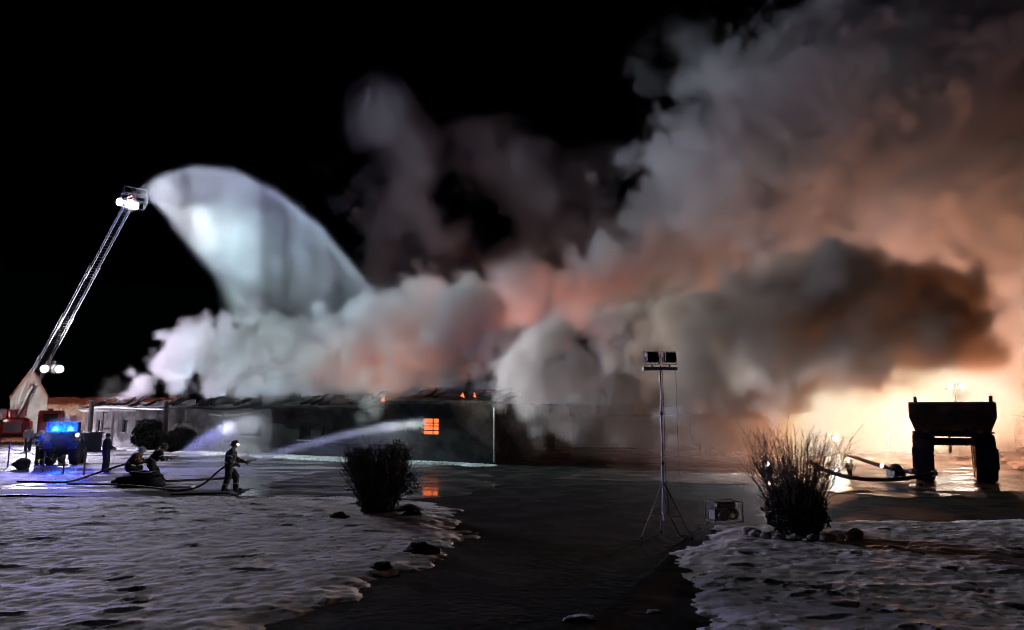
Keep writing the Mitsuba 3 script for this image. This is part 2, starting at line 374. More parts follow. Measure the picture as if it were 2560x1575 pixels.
for x0, x1, ze, zt, back, sd in ((-0.3, 7.2, 3.25, 3.95, 3.0, 1), (8.2, 17.6, 3.0, 3.75, 2.6, 2), (17.7, 27.4, 2.95, 3.7, 2.4, 3), (27.5, 33.8, 2.98, 3.5, 2.2, 4), (33.9, 41.6, 3.05, 3.45, 2.2, 5)):
    k = add('roof', on_wall(slab(x0, x1, ze, zt, back, sd)), 'char_mat', house)
    for x in np.arange(x0 + 0.3, x1, 0.42 if 17 < x0 < 27 else 0.9):
        x += rng.uniform(-0.12, 0.12)
        y, z = -back * rng.uniform(0.1, 0.6), ze + 0.3 + rng.uniform(0.0, 0.3)
        L, lean = rng.uniform(0.5, 1.3), rng.uniform(0.3, 1.0)
        pts = [(x + 0.25, y + 0.6, z - 0.25), (x, y, z), (x - lean * L * 0.4, y - 0.2, z + 0.28 * L), (x - lean * L, y - 0.3, z + (0.5 - 0.25 * lean) * L)]
        add('rafter', on_wall(tube(pts, [0.09, 0.10, 0.08, 0.03], 5)), 'char_mat', k)
add('gutter', on_wall(tube([(23.9, 0.55, 2.62), (22.6, 0.55, 2.52), (21.0, 0.55, 2.56), (19.6, 0.55, 2.72)], 0.055, 6)), 'zinc_mat', house)
say(house + '__gutter', 'white gutter hanging loose below the eaves')
add('gutter', on_wall(tube([(41.3, 0.55, 3.02), (38, 0.55, 3.12), (34.2, 0.55, 3.08), (31, 0.55, 2.98), (28.5, 0.55, 2.96)], 0.065, 6)), 'zinc_mat', house)
add('fascia_board', on_wall(box((37.0, 0.49, 2.90), (8.0, 0.03, 0.14))), 'white_paint_mat', house)
add('downpipe', on_wall(tube([(0.08, 0.08, 3.0), (0.08, 0.08, 0.1)], 0.05, 8)), 'zinc_mat', house)

# the fire inside: flame bodies that glow through the openings
def flame(x, y, z, h, r, seed):
    prof = []
    for t in np.linspace(0, 1, 9):
        w = r * (1 - t) ** 0.6 * (0.75 + 0.5 * math.sin(3.1 * t + seed))
        prof.append((x + 0.25 * r * math.sin(4 * t + seed), y + 0.2 * r * math.cos(5 * t + seed), z + h * t, max(w, 0.03)))
    prof = np.array(prof)
    m = tube(prof[:, :3], prof[:, 3], 10)
    v = np.array(m.vertices)
    m.vertices = v + 0.3 * r * (np.stack([meshkit.fbm(v * 1.7 + 5 * k + seed, 3, seed) for k in range(3)], 1) - 0.5)
    return m


for i, (x, y, h, r) in enumerate([(6.3, -2.2, 3.1, 1.9), (2.2, -3.2, 3.5, 1.1), (7.4, -3.4, 3.4, 1.0), (10.2, -3.6, 3.2, 0.9)]):
    k = add('flame', on_wall(flame(x, y, 0.1, h, r, i + 1)), 'char_mat', smooth=True, emitter=area(ROOM_FIRE if i == 0 else FLAME, 0.3 if i == 0 else 1.2))
    say(k, ['flames filling the room behind the barred window', 'flames nearest the right corner of the burning building', 'flames just left of the barred window, inside the building', 'leftmost flames licking up inside the burning building'][i], 'fire')
for i, (x, y, z) in enumerate([(7.9, 0.25, 3.45), (2.1, 0.2, 3.62), (1.3, 0.2, 3.6)]):
    k = add('flame', on_wall(flame(x, y, z, 0.2, 0.11, i + 7)), 'char_mat', smooth=True, emitter=area((2.2, 0.3, 0.1), 0.05))
    say(k, ['small flame on the roof edge beside the smoke spilling down', 'small red flame on the roof edge above the glowing window', 'small red flame on the roof edge near the right corner'][i], 'fire')

# posts and rack standing before the wall
for i, (s, out, h, lab) in enumerate([(38.0, 1.2, 3.65, 'weathered timber post near the left end of the burning building'), (27.7, 1.4, 3.55, 'dark timber post beside the round shrub')]):
    k = thing('timber_post', lab, 'post')
    add('post', on_wall([box((s, out, h / 2 - 0.1), (0.26, 0.26, h + 0.2), bevel=0.02)]), 'old_wood_mat', k)
    add('cap', on_wall(box((s, out, h + 0.04), (0.34, 0.34, 0.07))), 'zinc_mat', k)
k = thing('timber_rack', 'wooden rack with crossbars leaning at the pale wall', 'rack')
for z in (0.5, 1.5, 2.75):
    add('crossbar', on_wall(box((36.6, 0.6, z), (1.5, 0.07, 0.12))), 'old_wood_mat', k)
for x in (35.85, 37.35):
    add('upright', on_wall(box((x, 0.6, 1.4), (0.1, 0.1, 2.9))), 'old_wood_mat', k)

# low shed beside the left end
k = thing('low_shed', 'low dark flat-topped shed behind the standing person', 'shed')
m = place(-32.4, 56.0, 0, -20)
add('wall', box((0, 0, 0.58), (3.4, 1.6, 1.3)), 'navy_mat', k, to=m)
add('roof', box((0, 0, 1.27), (3.6, 1.8, 0.08)), 'dark_steel_mat', k, to=m)


# ---------------------------------------------------------------- houses behind
def gabled(name, label, x, y, yaw, w, length, eave, ridge, mats, wins):
    k = thing(name, label, 'house')
    m = place(x, y, 0, yaw)
    g = Polygon([(-w / 2, -0.2), (w / 2, -0.2), (w / 2, eave), (0, ridge), (-w / 2, eave)])
    hole = g
    for a, b, c, d in wins:
        hole = hole.difference(Polygon([(a, c), (b, c), (b, d), (a, d)]))

    def upright(p, t, y0):
        e = trimesh.creation.extrude_polygon(p, t, engine='earcut')
        v = np.array(e.vertices)
        e.vertices = np.stack([v[:, 0], y0 + t - v[:, 2], v[:, 1]], 1)
        return e
    add('gable_wall', upright(hole, 0.3, 0), mats[0], k, to=m)
    add('gable_wall', upright(g, 0.3, length - 0.3), mats[0], k, to=m)
    for s in (-1, 1):
        add('wall', box((s * (w / 2 - 0.15), length / 2, eave / 2 - 0.1), (0.3, length - 0.6, eave + 0.2)), mats[0], k, to=m)
        ang = math.degrees(math.atan2(ridge - eave, w / 2))
        L = math.hypot(ridge - eave, w / 2)
        add('roof', box((s * (w / 4 + 0.05), length / 2, (eave + ridge) / 2 + 0.12), (L + 0.3, length + 0.3, 0.16), R((0, 1, 0), s * ang)), mats[1], k, to=m)
    for a, b, c, d in wins:
        f = add('window', [box(((a + b) / 2, 0.15, d - 0.04), (b - a, 0.08, 0.08)), box(((a + b) / 2, 0.15, c + 0.04), (b - a, 0.08, 0.08)), box((a + 0.04, 0.15, (c + d) / 2), (0.08, 0.08, d - c - 0.16)), box((b - 0.04, 0.15, (c + d) / 2), (0.08, 0.08, d - c - 0.16))], 'old_wood_mat', k, to=m)
        add('pane', box(((a + b) / 2, 0.18, (c + d) / 2), (b - a - 0.16, 0.012, d - c - 0.16)), 'dark_glass_mat', f, to=m)
    return k


gabled('gabled_house', 'tall narrow house with a steep pale gable behind the fire engine', -57.3, 89.0, 32, 3.7, 9.0, 4.5, 7.75, ('render_white_mat', 'tile_mat'), [(-0.1, 0.5, 5.0, 6.2), (-0.75, -0.1, 2.4, 4.1)])
k = thing('barn', 'long low barn with a plain wall behind the ladder', 'barn')
m = place(-53.0, 98.0, 0, 4)
add('wall', box((0, 0, 1.9), (19, 8, 4.0)), 'plaster_mat', k, to=m)
add('roof', [box((0, -2.1, 4.25), (19.6, 4.7, 0.18), R((1, 0, 0), 10)), box((0, 2.1, 4.25), (19.6, 4.7, 0.18), R((1, 0, 0), -10))], 'tile_mat', k, to=m)
for x in (-6, -2, 2, 6):
    f = add('window', box((x, -4.02, 2.0), (0.9, 0.08, 0.9)), 'old_wood_mat', k, to=m)
    add('pane', box((x, -4.065, 2.0), (0.74, 0.02, 0.74)), 'dark_glass_mat', f, to=m)


# ---------------------------------------------------------------- fire engine with turntable ladder
def wheel(parent, m, c, r, w, name='wheel'):
    k = add(name, lathe([(0.55 * r, -w / 2), (0.93 * r, -w / 2), (r, -w * 0.36), (r, w * 0.36), (0.93 * r, w / 2), (0.55 * r, w / 2), (0.55 * r, -w / 2)], R((0, 1, 0), 90), c), 'rubber_mat', parent, smooth=35, to=m)
    add('rim', lathe([(0.0, -w * 0.30), (0.5 * r, -w * 0.42), (0.56 * r, -w * 0.42), (0.56 * r, w * 0.42), (0.5 * r, w * 0.42), (0.0, w * 0.30)], R((0, 1, 0), 90), c), 'dark_steel_mat', k, smooth=35, to=m)
    return k


def lamp_disc(c, n, r, sides=20):
    n = np.array(n, float) / np.linalg.norm(n)
    a = np.cross(n, (0, 0, 1)); a /= np.linalg.norm(a); b = np.cross(a, n)
    t = np.arange(sides) * 2 * math.pi / sides
    v = np.vstack([[c], c + r * (np.cos(t)[:, None] * a + np.sin(t)[:, None] * b)])
    i = np.arange(sides)
    f = np.stack([i * 0, 1 + i, 1 + (i + 1) % sides], 1)
    g = trimesh.Trimesh(v, f, process=False)
    if (np.cross(v[f[0, 1]] - v[f[0, 0]], v[f[0, 2]] - v[f[0, 0]]) @ n) < 0:
        g.faces = f[:, ::-1]
    return g


def floodlight(parent, c, n, r, rgb_, weight, name='floodlight', mat='dark_steel_mat'):
    n = np.array(n, float) / np.linalg.norm(n)
    c = np.array(c, float)
    k = add(name, tube([c - n * 0.28, c - n * 0.24, c - n * 0.02, c], [r * 0.6, r * 0.9, r * 1.12, r * 1.12], 18), mat, parent, smooth=30)
    add('lens', lamp_disc(c + n * 0.012, n, r), 'white_paint_mat', k, emitter=area(rgb_, weight))
    return k


engine = thing('fire_engine', 'red fire engine with a raised turntable ladder beside the gabled house', 'fire engine')
m = place(-47.2, 71.0, 0, -62)                      # local y forward, x right
add('chassis', [box((0, 0, 0.62), (2.2, 8.6, 0.3)), box((0, -4.0, 0.55), (2.3, 0.5, 0.4))], 'dark_steel_mat', engine, to=m)
add('body', box((0, -1.2, 1.35), (2.45, 5.6, 1.2), bevel=0.05), 'red_paint_mat', engine, to=m)
cab = add('cab', box((0, 3.2, 1.85), (2.45, 2.1, 2.2), bevel=0.12), 'red_paint_mat', engine, to=m)
add('windscreen', box((0, 4.262, 2.25), (2.1, 0.03, 0.85)), 'dark_glass_mat', cab, to=m)
for s in (-1, 1):
    add('side_window', box((s * 1.232, 3.2, 2.25), (0.03, 1.2, 0.75)), 'dark_glass_mat', cab, to=m)
for s in (-1, 1):
    for y0 in (-3.2, -1.6, 0.2):
        add('locker_shutter', box((s * 1.235, y0, 1.4), (0.03, 1.4, 0.95)), 'white_paint_mat', engine, to=m)
add('rear_panel', [box((-0.62, -4.02, 1.35), (1.0, 0.05, 1.05)), box((0.62, -4.02, 1.35), (1.0, 0.05, 1.05))], 'white_paint_mat', engine, to=m)
for y0 in (-2.7, -1.3, 2.9):
    for s in (-1, 1):
        wheel(engine, m, (s * 1.02, y0, 0.5), 0.5, 0.36)
for s in (-1, 1):
    add('outrigger', [box((s * 1.7, -2.0, 0.6), (1.1, 0.25, 0.22)), box((s * 2.2, -2.0, 0.3), (0.16, 0.16, 0.6)), box((s * 2.2, -2.0, 0.03), (0.5, 0.5, 0.06))], 'white_paint_mat', engine, to=m)
for i, (x, y0, z) in enumerate([(-0.9, -4.06, 0.85), (0.9, -4.06, 0.85)]):
    p = (m @ np.array([x, y0, z, 1]))[:3]
    add('tail_light', trimesh.creation.icosphere(2, 0.07).apply_translation(p), 'red_paint_mat', engine, emitter=area(TAIL, 0.1))
for i, (x, y0, z) in enumerate([(-0.8, -4.1, 2.15), (0.8, -4.1, 2.15), (-1.3, 0.9, 2.2)]):
    p = (m @ np.array([x, y0, z, 1]))[:3]
    k = add('work_light', box(p + np.array([0, 0.08, 0]), (0.34, 0.12, 0.24)), 'dark_steel_mat', engine)
    add('lens', lamp_disc(p + np.array([0.0, -0.03, 0]), (0.35, -1, -0.25), 0.13), 'white_paint_mat', k, emitter=area(WORK_LIGHT, 0.7))
p = (m @ np.array([-1.3, 3.0, 3.05, 1]))[:3]
k = add('work_light', box(p, (0.34, 0.2, 0.24)), 'dark_steel_mat', engine)
say(k, 'reddish lamp on the cab roof shining at the gabled house')
add('lens', lamp_disc(p + np.array([-0.1, 0.14, 0.0]), (-0.55, 1, 0.15), 0.13), 'white_paint_mat', k, emitter=area(HOUSE_LAMP, 0.6))
TURN = np.array([-46.2, 70.2, 2.25])
TIP = np.array([-27.3, 52.0, 17.35])
tt = add('turntable', [lathe([(0, 1.9), (1.05, 1.9), (1.05, 2.15), (0.7, 2.3), (0, 2.3)], at=(TURN[0], TURN[1], 0)), box((TURN[0] - 0.2, TURN[1] + 0.2, 2.6), (1.3, 1.1, 0.9), R((0, 0, 1), -44))], 'red_paint_mat', engine)
add('control_seat', box(TURN + np.array([-1.1, -0.6, 0.35]), (0.6, 0.6, 1.0)), 'white_paint_mat', tt)
axis = (TIP - TURN) / np.linalg.norm(TIP - TURN)
side = np.cross(axis, (0, 0, 1)); side /= np.linalg.norm(side)
lift = np.cross(side, axis)
total_len = float(np.linalg.norm(TIP - TURN))
base = TURN + np.array([0, 0, 0.55])
ladder = add('ladder', tube([TURN + np.array([0.2, -0.2, 0.1]), base + axis * 5.2 - lift * 0.25], 0.13, 10), 'steel_mat', engine)
say(ladder, 'grey lattice turntable ladder raised high over the yard')
secs = [(0.0, 9.0, 0.46, 0.50), (7.2, 15.5, 0.39, 0.42), (14.0, 22.3, 0.32, 0.35), (20.8, total_len, 0.26, 0.28)]
for a, b, hw, hh in secs:
    for s in (-1, 1):
        for top in (0, 1):
            p0, p1 = base + axis * a + side * s * hw + lift * hh * top, base + axis * b + side * s * hw + lift * hh * top
            add('rail', tube([p0, p1], 0.03 if top else 0.04, 6), 'ladder_mat', ladder)
    lat = []
    for d in np.arange(a + 0.2, b, 0.36):
        lat.append(tube([base + axis * d - side * hw, base + axis * d + side * hw], 0.013, 4))
    for s in (-1, 1):
        n = int((b - a) / 0.9)
        for q in range(n):
            d0, d1 = a + q * (b - a) / n, a + (q + 1) * (b - a) / n
            p = base + side * s * hw
            lat.append(tube([p + axis * d0, p + axis * (d0 + d1) / 2 + lift * hh], 0.012, 4))
            lat.append(tube([p + axis * (d0 + d1) / 2 + lift * hh, p + axis * d1], 0.012, 4))
    k = add('rung_lattice', lat, 'ladder_mat', ladder)
    say(k, kind='stuff')
bk = add('basket', [tube([TIP + side * a + np.array([0, 0, z]) + axis * b for a, b in ((-0.8, 0.1), (0.8, 0.1), (0.8, 0.9), (-0.8, 0.9), (-0.8, 0.1))], 0.03, 6) for z in (-0.1, 0.35, 0.8)]
         + [tube([TIP + side * a + axis * b + np.array([0, 0, -0.1]), TIP + side * a + axis * b + np.array([0, 0, 0.8])], 0.025, 6) for a in (-0.8, 0, 0.8) for b in (0.1, 0.9)], 'steel_mat', engine)
NOZ = np.array([-27.5, 52.0, 18.2])
add('monitor', [tube([TIP + axis * 0.5 + np.array([0, 0, 0.1]), TIP + axis * 0.45 + np.array([-0.1, 0, 0.6]), NOZ + np.array([-0.35, 0, -0.25])], 0.07, 8), tube([NOZ + np.array([-0.35, 0, -0.25]), NOZ], [0.09, 0.045], 8)], 'red_paint_mat', bk, smooth=40)
for c in ((-27.95, 51.55, 17.62), (-27.15, 51.45, 17.42), (-26.75, 51.4, 17.3)):
    floodlight(bk, c, (0.80, -0.46, -0.40), 0.27, LADDER_LENS, 1.0)
for i, (c, aim) in enumerate([((-27.9, 51.5, 17.6), (-14.0, 49.0, 6.5)), ((-26.7, 51.35, 17.3), (1.5, 42.5, 6.0))]):
    scene[f'ladder_beam_{i + 1:03d}'] = {'type': 'spot', 'to_world': T().look_at(origin=c, target=aim, up=(0, 0, 1)), 'cutoff_angle': 36.0 - 12 * i, 'beam_width': 14.0 - 4 * i,
                                        'intensity': {'type': 'rgb', 'value': [(1.0 + 1.2 * i) * v for v in LADDER_BEAM]}, 'sampling_weight': 3.0}
for c in ((-39.75, 63.4, 6.45), (-38.45, 63.4, 6.42)):
    floodlight(ladder, c, (0.62, -0.74, -0.22), 0.30, LADDER_MID, 1.6)

# low red car and far glints by the fire engine
k = thing('fire_car', 'low red command car parked at the left edge before the house', 'car')
m = place(-46.0, 63.5, 0, 78)
add('body', [box((0, 0, 0.62), (1.75, 4.4, 0.62), bevel=0.14)], 'red_paint_mat', k, to=m, smooth=30)
c = add('cabin', m3.Manifold.batch_hull([m3.Manifold.cube((1.6, 2.6, 0.05), True).translate((0, -0.2, 0.9)), m3.Manifold.cube((1.25, 1.5, 0.05), True).translate((0, -0.3, 1.42))]), 'red_paint_mat', k) if False else None
hullm = m3.Manifold.batch_hull([m3.Manifold.cube((1.6, 2.6, 0.05), True).translate((0, -0.2, 0.9)), m3.Manifold.cube((1.25, 1.5, 0.05), True).translate((0, -0.3, 1.42))]).to_mesh()
c = add('cabin', trimesh.Trimesh(hullm.vert_properties[:, :3], hullm.tri_verts, process=False), 'red_paint_mat', k, to=m)
for s in (-1, 1):
    add('side_window', box((s * 0.735, -0.25, 1.17), (0.03, 1.5, 0.34), R((0, 1, 0), -s * 19)), 'dark_glass_mat', c, to=m)
for y0 in (-1.35, 1.35):
    for s in (-1, 1):
        wheel(k, m, (s * 0.78, y0, 0.32), 0.32, 0.2)
for y0 in (-1.3, 0.4):
    p = (m @ np.array([-0.93, y0, 0.6, 1]))[:3]
    add('marker_light', trimesh.creation.icosphere(2, 0.05).apply_translation(p), 'white_paint_mat', k, emitter=area(GLINT, 0.06))

# ---------------------------------------------------------------- small tractor with blue beacons, seen from behind
tr = thing('tractor', 'small dark tractor with two bright blue beacons, seen from behind', 'tractor')
m = place(-23.85, 40.2, 0, 14)
for s in (-1, 1):
    w = wheel(tr, m, (s * 0.60, 0, 0.62), 0.62, 0.36)
    lugs = []
    for q in range(18):
        a = q * 2 * math.pi / 18
        lugs.append(box((s * 0.60 + (0.08 if q % 2 else -0.08), 0.625 * math.cos(a), 0.62 + 0.625 * math.sin(a)), (0.2, 0.06, 0.06), R((1, 0, 0), math.degrees(a))))
    say(add('tread', lugs, 'rubber_mat', w, to=m), kind='stuff')
    wheel(tr, m, (s * 0.52, 1.55, 0.36), 0.36, 0.22)
    f = add('mudguard', [box((s * 0.62, 0.66 * math.cos(a), 0.62 + 0.7 * math.sin(a)), (0.44, 0.3, 0.03), R((1, 0, 0), math.degrees(a) + 90)) for a in np.linspace(0.5, 2.6, 7)], 'blue_paint_mat', tr, to=m)
add('bonnet', box((0, 1.35, 0.95), (0.62, 1.3, 0.5), bevel=0.06), 'blue_paint_mat', tr, to=m)
add('axle', [box((0, 0, 0.62), (0.84, 0.2, 0.2)), box((0, 0.2, 0.78), (0.42, 0.5, 0.3))], 'dark_steel_mat', tr, to=m)
cab = add('cab', [box((s * 0.55, y0, 1.32), (0.06, 0.06, 0.72)) for s in (-1, 1) for y0 in (-0.35, 0.75)] + [box((0, 0.2, 0.95), (1.12, 1.1, 0.12))], 'dark_steel_mat', tr, to=m)
add('roof', box((0, 0.2, 1.70), (1.24, 1.3, 0.08), bevel=0.03), 'blue_paint_mat', cab, to=m)
add('added_shield', [box((0, 0.02, 1.98), (1.5, 0.03, 0.5))] + [box((s * 0.745, -0.21, 1.98), (0.02, 0.42, 0.5)) for s in (-1, 1)], 'matt_black_mat', cab, to=m)  # added black shield that keeps the blue beacon light off the building
add('rear_window', box((0, -0.36, 1.34), (1.02, 0.012, 0.6)), 'dark_glass_mat', cab, to=m)
add('seat', [box((0, 0.1, 1.08), (0.45, 0.4, 0.1)), box((0, -0.08, 1.3), (0.45, 0.08, 0.4))], 'jacket_mat', tr, to=m)
for s in (-1, 1):
    p = (m @ np.array([s * 0.36, -0.32, 1.80, 1]))[:3]
    b = add('beacon', tube([p + np.array([0, 0, -0.07]), p + np.array([0, 0, -0.02])], 0.13, 14), 'dark_steel_mat', tr)
    add('dome', lathe([(0, 0.2), (0.06, 0.18), (0.11, 0.1), (0.12, 0.0), (0.0, 0.0)], at=p + np.array([0, 0, -0.018])), 'white_paint_mat', b, smooth=True, emitter=area(BEACON_BLUE, 3.0))
p = (m @ np.array([0.78, -0.5, 1.55, 1]))[:3]
b = add('work_light', box(p + np.array([0, 0.07, 0]), (0.3, 0.12, 0.2)), 'dark_steel_mat', tr)
add('lens', lamp_disc(p + np.array([0, 0.005, 0]), (0.5, -1, -0.15), 0.1), 'white_paint_mat', b, emitter=area(TRACTOR_LAMP, 0.3))
scene['tractor_beam'] = {'type': 'spot', 'to_world': T().look_at(origin=(p + np.array([0.1, -0.06, 0.05])).tolist(), target=(4.0, 38.2, 5.2), up=(0, 0, 1)), 'cutoff_angle': 11.5, 'beam_width': 5.0,
                         'intensity': {'type': 'rgb', 'value': list(TRACTOR_BEAM)}, 'sampling_weight': 1.5}

# ---------------------------------------------------------------- dump trailer, seen from behind
td = thing('dump_trailer', 'high-wheeled dump trailer silhouetted against the orange smoke', 'trailer')
m = place(17.3, 29.6, 0, -29) @ np.diag([0.90, 1, 1, 1])
prof = [(-1.62, 3.10), (-1.62, 2.56), (-1.42, 2.04), (1.42, 2.04), (1.66, 2.56), (1.66, 3.10)]
tub = trimesh.creation.extrude_polygon(Polygon(prof).difference(Polygon([(-1.54, 3.3), (-1.54, 2.58), (-1.36, 2.12), (1.36, 2.12), (1.58, 2.58), (1.58, 3.3)])), 4.6, engine='earcut')
v = np.array(tub.vertices); tub.vertices = np.stack([v[:, 0], 4.6 - v[:, 2], v[:, 1]], 1)
add('tub', tub, 'rust_mat', td, to=m)
gate = trimesh.creation.extrude_polygon(Polygon([(-1.64, 3.06), (-1.64, 2.54), (-1.43, 2.0), (1.43, 2.0), (1.68, 2.54), (1.68, 3.06)]), 0.07, engine='earcut')
v = np.array(gate.vertices); gate.vertices = np.stack([v[:, 0], -0.005 - v[:, 2], v[:, 1]], 1); gate.faces = np.array(gate.faces)
k = add('tailgate', gate, 'rust_mat', td, to=m)
for x in (-1.1, 0.0, 1.1):
    add('rib', box((x, -0.10, 2.54), (0.09, 0.05, 0.92)), 'rust_mat', k, to=m)
add('top_rail', tube([(-1.62, -0.07, 3.10), (1.66, -0.07, 3.10)], 0.045, 8), 'steel_mat', k, to=m)
for x in (-1.35, 1.5):
    add('hinge_post', box((x, -0.02, 3.2), (0.13, 0.12, 0.32), bevel=0.02), 'dark_steel_mat', td, to=m)
add('front_wall', box((0.02, 4.63, 2.66), (3.2, 0.06, 0.9)), 'rust_mat', td, to=m)
add('chassis', [box((s * 0.5, 2.4, 1.98), (0.16, 5.6, 0.3)) for s in (-1, 1)] + [box((0, y0, 1.98), (0.84, 0.14, 0.2)) for y0 in (0.1, 1.6, 3.2, 5.0)] + [tube([(0, 5.0, 1.9), (0, 7.6, 0.9)], 0.09, 8)], 'dark_steel_mat', td, to=m)
add('subframe', [box((0, 2.4, 1.95), (2.5, 4.2, 0.34))], 'dark_steel_mat', td, to=m)
add('rear_bumper', [box((0, 0.35, 1.50), (2.3, 0.10, 0.12)), box((-0.75, 0.35, 1.72), (0.10, 0.09, 0.36)), box((0.75, 0.35, 1.72), (0.10, 0.09, 0.36))], 'rust_mat', td, to=m)
say(td + '__rear_bumper', 'reddish crossbar under the tub')
add('axle', [box((0, 1.0, 1.62), (2.0, 0.18, 0.18)), box((-1.0, 1.0, 1.5), (0.5, 0.3, 0.7)), box((1.0, 1.0, 1.5), (0.5, 0.3, 0.7))], 'dark_steel_mat', td, to=m)
for s in (-1, 1):
    for y0 in (0.9, 2.6):
        wheel(td, m, (s * 1.18, y0, 0.95), 0.95, 0.80)
    add('mud_flap', box((s * 1.22, -0.12, 0.95), (0.8, 0.025, 0.8)), 'rubber_mat', td, to=m)
    add('wing', box((s * 1.25, 0.9, 1.94), (0.62, 1.5, 0.05)), 'dark_steel_mat', td, to=m)
    for z in (1.98,):
        l = add('tail_lamp', box((s * 1.02, -0.06, 2.0), (0.22, 0.05, 0.12)), 'red_paint_mat', td, to=m)

# amber work lights on a mast behind the trailer
k = thing('amber_work_light', 'pair of glaring amber work lights on a mast above the trailer', 'work light')
add('mast', tube([(26.6, 45.0, 0.0), (26.6, 45.0, 4.2)], 0.05, 8), 'dark_steel_mat', k)
add('base_plate', box((26.6, 45.0, 0.05), (0.7, 0.7, 0.1)), 'dark_steel_mat', k)
add('crossbar', box((26.6, 45.0, 4.24), (1.2, 0.06, 0.06)), 'dark_steel_mat', k)
for s in (-1, 1):
    h = add('lamp_head', box((26.6 + s * 0.34, 44.95, 4.30), (0.42, 0.22, 0.34), bevel=0.03), 'dark_steel_mat', k)
    for n, yy in ((-1, 44.835), (1, 45.065)):
        add('lens', lamp_disc(np.array([26.6 + s * 0.34, yy, 4.30]), (-0.35, n, -0.15 if n < 0 else 0.1), 0.15), 'white_paint_mat', h, emitter=area(AMBER, 1.0))
k = thing('flood_lamp', 'low warm floodlight glaring through the smoke left of the trailer', 'floodlight')
add('stand', [tube([(20.1, 47.0, 0.95), (20.1 + 0.5 * math.cos(a), 47.0 + 0.5 * math.sin(a), 0.0)], 0.03, 6) for a in (0.3, 2.4, 4.5)], 'dark_steel_mat', k)
h = add('housing', box((20.1, 47.0, 1.15), (0.5, 0.2, 0.4), bevel=0.03), 'dark_steel_mat', k)
add('lens', lamp_disc(np.array([20.1, 46.88, 1.15]), (0.25, -1, 0.12), 0.17), 'white_paint_mat', h, emitter=area(WARM_FLOOD, 1.5))
k = thing('tripod_lamp', 'bluish tripod floodlight behind the smoking left end of the burning roof', 'floodlight')
q = A0 + U2 * 36.5 - N2 * 14.5
add('stand', [tube([(q[0], q[1], 1.6), (q[0] + 0.7 * math.cos(a), q[1] + 0.7 * math.sin(a), 0.0)], 0.03, 6) for a in (0.3, 2.4, 4.5)] + [tube([(q[0], q[1], 1.5), (q[0], q[1], 3.6)], 0.03, 6)], 'dark_steel_mat', k)
h = add('housing', box((q[0], q[1], 3.75), (0.5, 0.3, 0.4), bevel=0.03), 'dark_steel_mat', k)
add('lens', lamp_disc(np.array([q[0] + 0.3, q[1] - 0.2, 3.9]), (0.75, -0.45, 0.5), 0.2), 'white_paint_mat', h, emitter=area(REAR_LAMP, 1.0))
k = thing('ground_lamp', 'small cold white lamp standing low behind the bare bush', 'lamp')
h = add('housing', box((11.5, 34.3, 0.42), (0.3, 0.3, 0.3), bevel=0.03), 'dark_steel_mat', k)
add('handle', tube([(11.38, 34.3, 0.57), (11.38, 34.3, 0.68), (11.62, 34.3, 0.68), (11.62, 34.3, 0.57)], 0.015, 6), 'steel_mat', h)
add('foot', box((11.5, 34.3, 0.13), (0.4, 0.4, 0.26)), 'dark_steel_mat', k)
add('lens', lamp_disc(np.array([11.5, 34.14, 0.44]), (-0.6, -0.75, 0.3), 0.11), 'white_paint_mat', h, emitter=area(COLD_TORCH, 0.8))


# ---------------------------------------------------------------- people
def chain(pairs):
    """Continuous body from bones: each bone is the hull of the balls at its joints."""
    bones = []
    for (p, r), (q, s) in pairs:
        a = m3.Manifold.sphere(r, 14).translate(tuple(map(float, p)))
        b = m3.Manifold.sphere(s, 14).translate(tuple(map(float, q)))
        bones.append(m3.Manifold.batch_hull([a, b]))
    w = m3.Manifold.batch_boolean(bones, m3.OpType.Add).to_mesh()
    return trimesh.Trimesh(w.vert_properties[:, :3], w.tri_verts, process=True)


def smoothed(t, edge=0.035):
    q = m3.Manifold(m3.Mesh(np.asarray(t.vertices, np.float32), np.asarray(t.faces, np.uint32))).refine_to_length(edge).to_mesh()
    t = trimesh.Trimesh(q.vert_properties[:, :3], q.tri_verts, process=True)
    trimesh.smoothing.filter_taubin(t, iterations=6)
    return t


